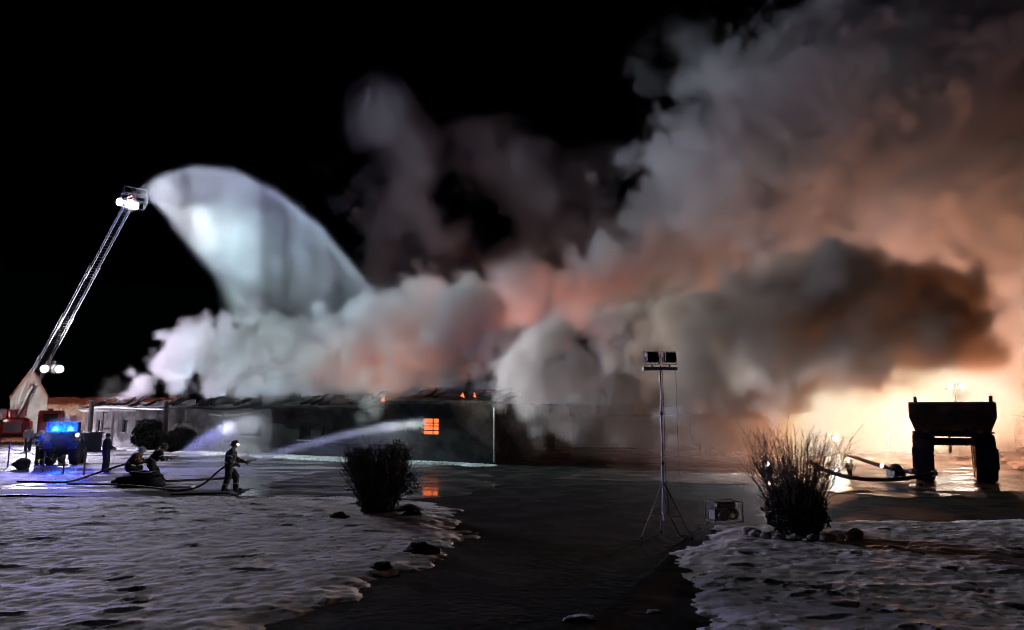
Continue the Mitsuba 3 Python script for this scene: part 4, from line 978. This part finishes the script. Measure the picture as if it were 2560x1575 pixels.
# kind, extinction per metre, how far the edge is thrown about, depth of the edge in metres, puffs (x, y, z, radius)
PUFFS = [
    ('haze', 0.005, 0.3, 6.0, [
        (-40.7,62.0,7.1,6.66), (-34.6,60.0,4.4,5.16), (-41.7,62.0,3.8,5.33)]),
    ('film', 0.018, 0.7, 6.0, [
        (-8.6,57.0,22.6,2.76), (-3.2,57.0,20.3,3.37), (1.6,58.0,20.6,3.74), (-9.1,58.0,25.7,2.49), (5.1,58.0,21.0,2.80)]),
    ('mist', 1.0, 0.25, 1.3, [  # added round the beacons and ladder lamps to give them a halo
        (-23.9,40.0,1.7,1.12), (-24.5,40.0,1.5,0.73), (-23.3,40.0,1.5,0.73), (-27.1,51.0,17.3,0.71), (-38.3,62.4,6.4,0.87)]),
    ('fog', 0.2, 0.3, 1.6, [
        (10.5,35.5,1.2,0.95), (9.7,36.0,1.0,0.97), (8.9,36.5,1.2,1.08), (8.0,37.0,0.8,0.99), (11.5,36.0,1.6,0.97)]),
    ('veil', 0.03, 0.9, 4.0, [
        (-12.4,56.0,18.1,2.71), (-10.2,56.0,18.1,3.31), (-8.1,56.0,19.4,3.01), (-6.2,56.0,17.5,3.31), (-9.5,54.0,14.8,3.48), (-5.6,54.0,14.5,3.48), (-2.7,54.0,14.8,3.19), (0.6,56.0,16.2,3.31), (4.3,56.0,16.8,2.71), (6.8,56.0,16.7,2.11), (-12.7,55.0,15.4,2.36), (14.3,60.0,32.9,2.90), (-14.2,54.0,14.2,2.32), (-33.3,62.0,4.3,0.67)]),
    ('low', 0.22, 0.35, 2.0, [
        (4.6,43.0,3.5,2.08), (6.3,42.0,2.5,2.14), (8.5,42.0,2.0,2.03), (10.7,42.0,1.7,2.03), (12.9,42.0,1.7,2.03), (16.0,45.0,2.1,2.42), (18.7,45.0,2.3,2.18), (20.2,43.0,3.2,2.54), (18.3,41.0,2.1,1.54), (19.6,40.0,2.3,1.72), (26.2,41.0,2.5,1.76), (26.1,40.0,4.2,1.93), (23.2,43.0,3.2,2.54), (26.3,42.0,4.3,2.93), (27.5,40.0,5.5,3.01), (27.8,46.0,1.6,2.22), (29.5,44.0,2.1,2.36), (24.2,48.0,1.3,2.32), (9.7,43.0,3.9,2.08)]),
    ('cover', 0.7, 0.4, 0.8, [
        (5.7,41.0,2.1,1.32), (4.3,40.5,2.6,1.09), (2.6,40.5,2.3,0.98), (0.4,41.0,2.1,0.99), (1.3,41.0,1.0,0.99), (2.0,41.5,3.0,1.23), (3.1,41.5,1.5,1.34), (0.2,41.5,3.4,0.89), (3.8,42.0,3.4,1.35), (4.9,42.0,1.0,1.24)]),
    ('upper', 0.2, 0.5, 1.3, [
        (9.7,55.0,17.8,1.48), (12.2,54.0,18.2,3.19), (13.1,56.0,22.0,3.01), (15.4,56.0,25.5,3.46), (17.1,54.0,21.6,4.35), (18.9,55.0,27.4,3.84), (22.5,55.0,30.0,3.54), (22.8,53.0,23.4,5.41), (27.1,55.0,30.0,4.14), (31.2,54.0,29.2,4.64), (28.4,50.0,20.2,5.64), (32.8,50.0,23.1,5.10), (30.9,46.0,14.6,4.69), (24.5,46.0,13.5,3.46), (19.0,48.0,14.8,3.61), (16.5,50.0,15.6,3.22), (34.6,52.0,29.1,3.91), (29.5,42.0,10.3,2.48), (17.1,58.0,30.8,2.49), (8.5,56.0,17.6,0.90), (34.2,48.0,18.9,4.64), (22.4,48.0,17.8,3.87), (14.6,52.0,15.5,2.23), (14.7,58.0,29.6,1.87)]),
    ('mid', 0.4, 0.4, 1.3, [
        (5.0,46.0,10.2,1.73), (6.2,44.0,8.7,1.65), (4.1,44.5,8.5,1.31), (8.6,44.0,9.6,1.89), (7.5,46.0,11.2,1.48), (10.0,42.0,8.9,1.80), (3.1,47.0,10.6,1.51), (0.0,52.0,11.2,2.23), (-0.9,52.0,12.3,1.40), (1.9,51.0,11.0,2.47), (4.8,52.0,11.8,2.51), (6.5,54.0,13.8,1.91), (3.6,48.0,9.5,2.06), (7.6,50.0,11.1,2.69), (9.7,48.0,11.3,2.58), (11.8,46.0,11.0,2.47), (13.5,45.0,11.0,1.60), (13.7,48.0,12.9,1.70), (11.5,50.0,13.4,2.15), (9.1,52.0,13.5,1.68), (1.3,48.0,8.4,1.55), (-0.8,50.0,10.0,1.61), (-2.8,52.0,11.5,1.40), (-6.5,54.0,11.8,1.74)]),
    ('bank', 0.62, 0.5, 0.6, [
        (-31.0,61.0,4.3,0.82), (-29.9,61.0,5.2,1.18), (-28.0,60.0,6.5,1.61), (-25.3,58.0,7.4,1.81), (-23.0,57.0,6.6,2.14), (-20.1,55.0,7.0,2.36), (-22.2,57.0,8.7,1.53), (-25.9,60.0,9.4,1.29), (-27.5,60.0,8.6,1.22), (-17.1,53.0,6.3,2.42), (-14.3,51.0,6.6,2.47), (-14.2,51.0,7.7,1.37), (-11.3,49.0,6.4,2.37), (-11.4,49.0,7.5,1.37), (-9.0,48.0,6.4,2.45), (-10.3,50.0,8.4,1.61), (-8.0,48.0,8.2,2.06), (-8.0,50.0,10.2,1.13), (-5.7,46.0,8.2,1.98), (-5.9,46.0,6.5,1.98), (-16.0,51.5,4.7,1.38), (-12.7,49.5,4.7,1.33), (-10.2,47.5,4.8,1.15), (-19.1,54.0,4.6,1.45), (-22.4,56.5,4.6,1.37), (-26.2,59.0,4.7,1.27), (-9.9,52.0,10.9,0.95), (-5.3,49.0,10.4,1.32), (-7.0,48.0,9.0,1.03), (-18.1,54.0,8.0,1.16), (-16.0,53.0,7.9,1.08), (-10.8,50.0,9.2,0.97), (-3.6,47.0,9.1,1.51)]),
    ('dark', 1.0, 0.5, 0.4, [
        (-2.6,43.5,8.1,1.68), (-1.7,43.5,8.6,1.28), (-3.8,44.0,8.6,0.99), (-3.5,43.5,7.0,1.59), (-2.0,43.0,6.6,1.52), (-4.8,44.5,6.7,1.39), (-1.2,43.0,7.6,0.92), (-6.6,44.0,4.8,1.06), (-5.1,43.5,5.1,1.17), (-8.0,45.0,4.6,0.97), (-3.5,43.5,5.2,1.21), (-1.9,43.2,5.3,1.04), (-9.3,46.0,4.2,0.74), (-2.9,44.0,9.5,0.80), (-4.6,45.0,8.3,0.87)]),
    ('white', 1.0, 0.5, 0.4, [
        (4.5,42.0,6.6,1.04), (5.1,43.0,7.8,0.92), (4.0,41.0,5.2,1.06), (5.5,42.5,6.2,1.14), (-0.4,40.6,4.3,0.92), (0.4,40.2,4.9,0.99), (1.5,40.2,5.8,1.08), (2.6,40.5,6.7,1.00), (-0.6,40.2,3.3,0.69), (1.1,40.0,4.0,0.90), (3.0,40.5,5.8,1.00), (2.3,40.0,4.8,0.99), (0.4,40.2,3.0,0.65), (3.4,40.2,4.7,0.91), (1.7,40.4,3.2,0.78), (-0.2,42.0,5.1,1.08), (1.1,42.0,5.6,1.31), (2.3,42.0,6.5,1.26), (3.3,43.0,7.5,1.20), (2.6,43.0,8.1,0.88), (1.3,42.0,4.4,1.02), (3.6,42.0,6.0,1.49), (-1.0,41.8,4.2,0.76), (0.2,41.5,4.0,0.85), (-1.9,42.5,4.0,0.64), (2.7,42.0,5.0,1.35), (2.1,41.0,4.0,0.99), (0.7,43.0,6.7,0.74), (1.9,43.5,7.4,0.79), (0.2,42.0,5.9,0.68)]),
    ('spill', 1.0, 0.4, 0.45, [
        (-0.4,39.3,3.7,0.59), (0.2,38.9,3.4,0.71), (0.9,38.7,2.8,0.75), (2.0,38.6,2.4,0.79), (0.5,39.2,4.1,0.80), (3.0,38.6,2.0,0.83), (1.5,38.9,3.5,0.88), (2.6,38.8,3.2,0.83), (3.9,38.8,2.4,0.88), (3.4,39.2,3.7,0.93), (4.6,39.0,3.2,0.96), (1.2,38.9,1.8,0.54), (5.2,39.0,2.1,0.84), (5.9,39.3,3.2,0.97), (-7.9,42.2,3.2,0.68), (-8.4,42.2,2.3,0.54), (-7.4,42.6,3.8,0.69), (-6.6,42.8,4.2,0.69), (-7.7,42.0,2.7,0.50), (-6.0,43.0,4.8,0.74)]),
    ('brown', 0.95, 0.6, 0.6, [
        (22.1,35.4,6.0,1.16), (20.0,32.0,5.7,1.03), (22.5,35.9,8.6,1.18), (20.3,32.5,8.0,1.05), (20.4,35.4,8.3,1.26), (18.4,32.0,7.8,1.12), (17.4,35.4,9.7,1.16), (15.7,32.0,9.0,1.03), (7.4,42.9,7.8,1.27), (6.8,39.5,7.4,1.15), (8.6,41.9,6.8,1.84), (7.9,38.5,6.5,1.65), (9.2,40.9,5.6,2.02), (8.5,37.5,5.4,1.81), (7.6,41.4,5.6,1.81), (6.9,38.0,5.4,1.63), (9.6,36.9,6.7,1.82), (8.7,33.5,6.3,1.62), (11.1,35.9,6.6,2.06), (10.0,32.5,6.2,1.83), (12.7,34.9,7.6,2.10), (11.4,31.5,7.2,1.86), (14.4,34.4,7.9,2.36), (13.0,31.0,7.4,2.08), (16.3,34.4,8.1,2.26), (14.7,31.0,7.6,2.00), (17.8,33.9,6.8,2.32), (16.0,30.5,6.3,2.05), (19.6,33.9,6.4,1.95), (17.6,30.5,6.0,1.72), (20.7,33.9,6.9,1.39), (18.7,30.5,6.5,1.23), (11.6,34.9,5.2,1.91), (10.5,31.5,4.9,1.69), (13.3,34.4,5.5,1.98), (12.0,31.0,5.2,1.75), (15.0,33.9,5.8,1.95), (13.5,30.5,5.5,1.72), (16.8,33.9,5.7,1.67), (15.1,30.5,5.4,1.47), (18.6,33.9,5.3,1.15), (16.7,30.5,5.0,1.02), (9.8,35.9,4.7,1.77), (8.9,32.5,4.5,1.57), (11.7,35.4,3.8,1.28), (10.6,32.0,3.7,1.13), (13.2,34.9,4.2,0.99), (11.9,31.5,4.1,0.88), (20.3,33.9,5.5,1.02), (18.2,30.5,5.2,0.90), (8.4,37.9,6.8,1.45), (7.6,34.5,6.4,1.30), (9.5,36.9,5.3,1.62), (8.6,33.5,5.1,1.44), (10.8,35.9,4.1,1.38), (9.7,32.5,4.0,1.22), (8.6,37.9,5.4,1.45), (7.8,34.5,5.1,1.30), (8.0,39.9,7.9,1.09), (7.3,36.5,7.5,0.98), (12.3,34.9,6.7,1.91), (11.1,31.5,6.3,1.69), (14.7,34.9,9.2,1.34), (13.2,31.5,8.5,1.18), (13.6,35.9,3.3,0.79), (12.3,32.5,3.3,0.70), (11.8,36.9,3.1,0.91), (10.7,33.5,3.1,0.81), (22.0,34.9,7.8,0.96), (19.8,31.5,7.3,0.85), (16.9,34.9,9.2,1.15), (15.3,31.5,8.5,1.02), (14.9,34.9,9.4,1.15), (13.4,31.5,8.7,1.02), (18.2,34.9,8.6,1.15), (16.5,31.5,8.0,1.02)]),
]
smoke = np.zeros((NZ, NY, NX), np.float32)
soot = np.zeros((NZ, NY, NX), np.float32)
for kind, sigma, rough, edge, rows in PUFFS:
    crisp = edge < 1.5
    if crisp and kind not in ('upper', 'mid'):             # smaller puffs budding from the big ones
        buds = np.random.default_rng(len(rows) * 7 + 3)
        extra = []
        for x, y, z, r in rows:
            for _ in range(7):
                d = buds.normal(0, 1, 3) * (1, 0.8, 1) + (0, -0.5, 0.25)
                d = d / np.linalg.norm(d) * r * buds.uniform(0.8, 1.05)
                extra.append((x + d[0], y + d[1], z + d[2], r * buds.uniform(0.28, 0.5)))
        rows = [(x, y, z, r * 0.86) for x, y, z, r in rows] + extra
    for x, y, z, r in rows:
        reach = r * (1.9 if crisp else 2.0) + edge * 0.5
        ry = r * (1.0 if crisp else 1.15)
        i0, i1 = (int(np.clip((v - GX[0]) / CELL, 0, NX)) for v in (x - reach, x + reach))
        j0, j1 = (int(np.clip((v - GY[0]) / CELL, 0, NY)) for v in (y - reach, y + reach))
        k0, k1 = (int(np.clip((v - GZ[0]) / CELL, 0, NZ)) for v in (z - reach, z + reach))
        if min(i1 - i0, j1 - j0, k1 - k0) < 1:
            continue
        s = np.s_[k0:k1, j0:j1, i0:i1]
        d = np.sqrt((zs[k0:k1, None, None] - z) ** 2 + ((ys[None, j0:j1, None] - y) * r / ry) ** 2 + (xs[None, None, i0:i1] - x) ** 2)
        inside = r - d + rough * r * (billow[s] if crisp else 0.55 * soft[s])
        t = np.clip(inside / edge + (0.0 if crisp else 0.5), 0, 1)
        v = sigma * t * t * (3 - 2 * t)
        if kind in ('veil', 'film'):
            v = v * np.clip(0.75 + 0.45 * soft[s], 0.05, 2.0)
        field = soot if kind == 'brown' else smoke
        field[s] = np.maximum(field[s], v)
is_soot = block_max(soot) > np.maximum(0.03, 1.3 * block_max(smoke))
bx_mid, bz_low = GX[0] + (np.arange(bx) + 0.5) * CELL * BLOCK, GZ[0] + np.arange(bz) * CELL * BLOCK
is_soot &= (bx_mid[None, None, :] > 9) | (bz_low[:, None, None] > 2.5)
smoke = np.maximum(smoke, soot)
smoke *= np.clip(1.0 + 0.22 * soft, 0.3, 1.6)
smoke[zs < -0.4] = 0
smoke[smoke < 0.01] = 0
smoke[zs > 38] = 0

# the ladder's water arc: stream, then a curtain of drops that falls from it
arc = np.array([(-27.5, 18.2), (-25.3, 19.6), (-22.6, 20.2), (-19.6, 19.8), (-16.2, 18.0), (-13.2, 15.6), (-10.3, 12.2), (-8.5, 9.9), (-7.0, 7.0)])
left = np.array([(6.0, -18.6), (9.3, -19.8), (11.9, -20.6), (14.8, -23.4), (17.2, -25.2), (18.4, -27.0)])
inx = (xs > -27.6) & (xs < -6.5)
za = np.interp(xs, arc[:, 0], arc[:, 1]).astype(np.float32)[None, None, :]
yc = (52.0 + (xs + 27.5) * (-0.15))[None, None, :]
below = za - zs[:, None, None]
run = np.clip(xs + 27.5, 0.05, None)[None, None, :]
from_left = xs[None, None, :] - np.interp(zs, left[:, 0], left[:, 1])[:, None, None]
rng = np.random.default_rng(9)
line = ndimage.gaussian_filter1d(rng.standard_normal(2000), 9); line /= line.std()
line2 = ndimage.gaussian_filter1d(rng.standard_normal(2000), 25); line2 /= line2.std()
at_ = np.clip((xs[None, None, :] + 40 - 0.06 * below) * 26, 0, 1999).astype(int)
streak = np.clip(1 + 0.18 * line[at_] + 0.15 * line2[at_], 0.4, 1.8) * np.clip(1 + 0.12 * n_fine, 0.5, 1.6)
width = 0.35 + 0.045 * run + 0.05 * np.clip(below, 0, None)
off = (ys[None, :, None] - yc) / width
curtain = 0.32 * np.exp(-np.clip(below, 0, None) / 16) * np.clip(below / 0.3, 0, 1) * np.clip(from_left / (0.5 + 0.06 * np.clip(below, 0, None)), 0, 1) * streak / (0.7 + 0.07 * run)
curtain = curtain * np.exp(-off ** 2) * (1 + 0.10 * n_small)
core_r = 0.10 + 0.022 * run
core = 0.95 * np.exp(-((below - core_r) ** 2 + (ys[None, :, None] - yc) ** 2) / core_r ** 2) / (1 + 0.12 * run) * (1 + 0.25 * n_fine)
spray = np.clip(curtain + core, 0, 1.2) * inx[None, None, :]
spray *= np.clip((zs - 3.2) / 2, 0, 1)[:, None, None]
spray[spray < 0.006] = 0

# the two hose jets: a thin core that widens, drops falling below it
JCELL = 0.125
jx0, jy0, jz0, jn = -18.0, 26.0, -1.0, (112, 192, 48)          # x, y, z: starts on the same 2 m blocks
jxs, jys, jzs = (a + (np.arange(n, dtype=np.float32) + 0.5) * JCELL for a, n in zip((jx0, jy0, jz0), jn))


def jet(p, q, drop, core, mist, fan):
    p, q = np.array(p), np.array(q)
    d = q - p
    L = float(np.hypot(d[0], d[1]))
    ux, uy = d[0] / L, d[1] / L
    along = (jxs[None, None, :] - p[0]) * ux + (jys[None, :, None] - p[1]) * uy
    across = -(jxs[None, None, :] - p[0]) * uy + (jys[None, :, None] - p[1]) * ux
    t = along / L
    z = p[2] + d[2] * t + drop * 4 * t * (1 - t)
    r = 0.085 + fan * np.clip(along, 0, None)
    h = z - jzs[:, None, None]
    on = np.clip(along / 0.25, 0, 1) * np.clip((1.02 - t) / 0.03, 0, 1)
    out = core * np.exp(-(h ** 2 + across ** 2) / r ** 2) * (0.075 / r) ** 0.8
    w = 0.12 + 0.075 * np.clip(along, 0, None)
    out = out + mist * np.exp(-(across / w) ** 2) * np.clip(h / 0.15, 0, 1) * np.exp(-np.clip(h, 0, None) / 1.6) * np.clip(along / 2.5, 0, 1) / (0.5 + w)
    return (out * on).astype(np.float32)


jn_noise = band(9, 31, jn[::-1])
jet_a = jet((-9.12, 27.0, 1.05), (-4.75, 41.0, 2.15), 0.25, 3.6, 0.07, 0.007) * np.clip(1 + 0.3 * jn_noise, 0.2, 2)
jet_b = jet((-13.55, 30.85, 0.98), (-16.6, 50.2, 2.0), 0.5, 1.6, 0.085, 0.022) * np.clip(1 + 0.3 * jn_noise, 0.2, 2)

# blocks of the air, each given to the cloud that fills it
total = np.minimum(smoke + spray, 1.25)
top = block_max(total)
is_spray = block_max(spray) > np.maximum(0.02, 0.5 * block_max(smoke))
level = (top > 0.008).astype(int)
level[is_soot & (level > 0)] = 2
level[is_spray] = 3
JB = 2 * BLOCK
jtop = [ndimage.maximum_filter(j, 3).reshape(jn[2] // JB, JB, jn[1] // JB, JB, jn[0] // JB, JB).max((1, 3, 5)) for j in (jet_a, jet_b)]
at_j = np.s_[round((jz0 - GZ[0]) / 2):round((jz0 - GZ[0]) / 2) + jn[2] // JB, round((jy0 - GY[0]) / 2):round((jy0 - GY[0]) / 2) + jn[1] // JB, round((jx0 - GX[0]) / 2):round((jx0 - GX[0]) / 2) + jn[0] // JB]
jlabel = np.where(np.maximum(*jtop) > 0.012, np.where(jtop[0] >= jtop[1], 1, 2), 0)
level[at_j][jlabel > 0] = 8
cells_j = np.s_[at_j[0].start * BLOCK:at_j[0].stop * BLOCK, at_j[1].start * BLOCK:at_j[1].stop * BLOCK, at_j[2].start * BLOCK:at_j[2].stop * BLOCK]
near_jets = jet_a + jet_b + ndimage.zoom(total[cells_j], 2, order=1, grid_mode=True, mode='nearest')


def hull(mask, origin, size, shrink=0.009):
    """The outside of those blocks as one mesh, drawn in by a few millimetres so that two neighbouring clouds never share a face."""
    m = np.pad(mask, 2)
    V, F, count = [], [], 0
    for axis in range(3):                                   # 0, 1, 2 = x, y, z
        ax = 2 - axis
        t1, t2 = [(1, 2), (2, 0), (0, 1)][axis]
        for sign in (1, -1):
            idx = np.stack(np.nonzero(m & ~np.roll(m, -sign, ax)), 1)
            if not len(idx):
                continue
            full = lambda d: m[tuple((idx + np.array(d)[::-1]).T)]
            corner = []
            for c1, c2 in ((0, 0), (1, 0), (1, 1), (0, 1)):
                p = idx[:, ::-1] - 2.0
                p[:, axis] += (sign > 0)
                p[:, t1] += c1
                p[:, t2] += c2
                p = p * size
                p[:, axis] -= sign * shrink
                for t, c in ((t1, c1), (t2, c2)):
                    o = 1 if c else -1
                    side, out = [0, 0, 0], [0, 0, 0]
                    side[t] = o
                    out[t], out[axis] = o, sign
                    p[:, t] += np.where(~full(side), -o * shrink, np.where(full(out), o * shrink, 0.0))
                corner.append(p + np.array(origin))
            n = len(idx)
            k = count + np.arange(n)
            q = [k, k + n, k + 2 * n, k + 3 * n] if sign > 0 else [k, k + 3 * n, k + 2 * n, k + n]
            F += [np.stack([q[0], q[1], q[2]], 1), np.stack([q[0], q[2], q[3]], 1)]
            V += corner
            count += 4 * n
    return trimesh.Trimesh(np.vstack(V), np.vstack(F), process=False)


def cloud(key, field, mask, albedo, origin=(GX[0], GY[0], GZ[0]), cell=CELL, block=BLOCK):
    k, j, i = np.nonzero(mask)
    lo, hi = [np.array([f(k), f(j), f(i)]) for f in (np.min, np.max)]
    keep = np.kron(mask, np.ones((block,) * 3, bool))
    keep = ndimage.maximum_filter(keep, 3)
    a, b = np.maximum(lo * block - 1, 0), np.minimum((hi + 1) * block + 1, field.shape)
    part = (field * keep)[a[0]:b[0], a[1]:b[1], a[2]:b[2]].astype(np.float32)
    o = np.array(origin) + a[::-1] * cell
    size = np.array(part.shape[::-1]) * cell
    scene[key + '_air'] = {'type': 'heterogeneous', 'albedo': {'type': 'rgb', 'value': list(albedo)},
                           'sigma_t': {'type': 'gridvolume', 'grid': mi.VolumeGrid(np.ascontiguousarray(part)), 'to_world': T().translate(o.tolist()).scale(size.tolist())}}
    scene[key] = mikit.ply(hull(mask, origin, block * cell), {'type': 'null'}, interior={'type': 'ref', 'id': key + '_air'})


SMOKE_ALBEDO, SOOT_ALBEDO, WATER_ALBEDO = (0.68, 0.665, 0.65), (0.56, 0.475, 0.40), (0.86, 0.90, 0.90)
for n, key, albedo, text, cat in ((1, 'smoke', SMOKE_ALBEDO, 'thick billowing smoke pouring off the burning roof and drifting up to the right', 'smoke'),
                                 (2, 'dark_smoke', SOOT_ALBEDO, 'dark brown sooty smoke cloud hanging low over the trailer, lit from behind', 'smoke'),
                                 (3, 'ladder_water_spray', WATER_ALBEDO, 'arching white water spray falling from the turntable ladder onto the roof', 'water spray')):
    cloud(key, total, level == n, albedo)
    say(key, text, cat, kind='stuff')
for n, key, text in ((1, 'hose_water_jet', 'thin white water jet shooting from the braced firefighter to the glowing window'), (2, 'hose_water_jet_001', 'broad water spray fanning from the pair of firefighters to the pale wall')):
    cloud(key, near_jets, jlabel == n, WATER_ALBEDO, (jx0, jy0, jz0), JCELL, JB)
    say(key, text, 'water jet', kind='stuff')
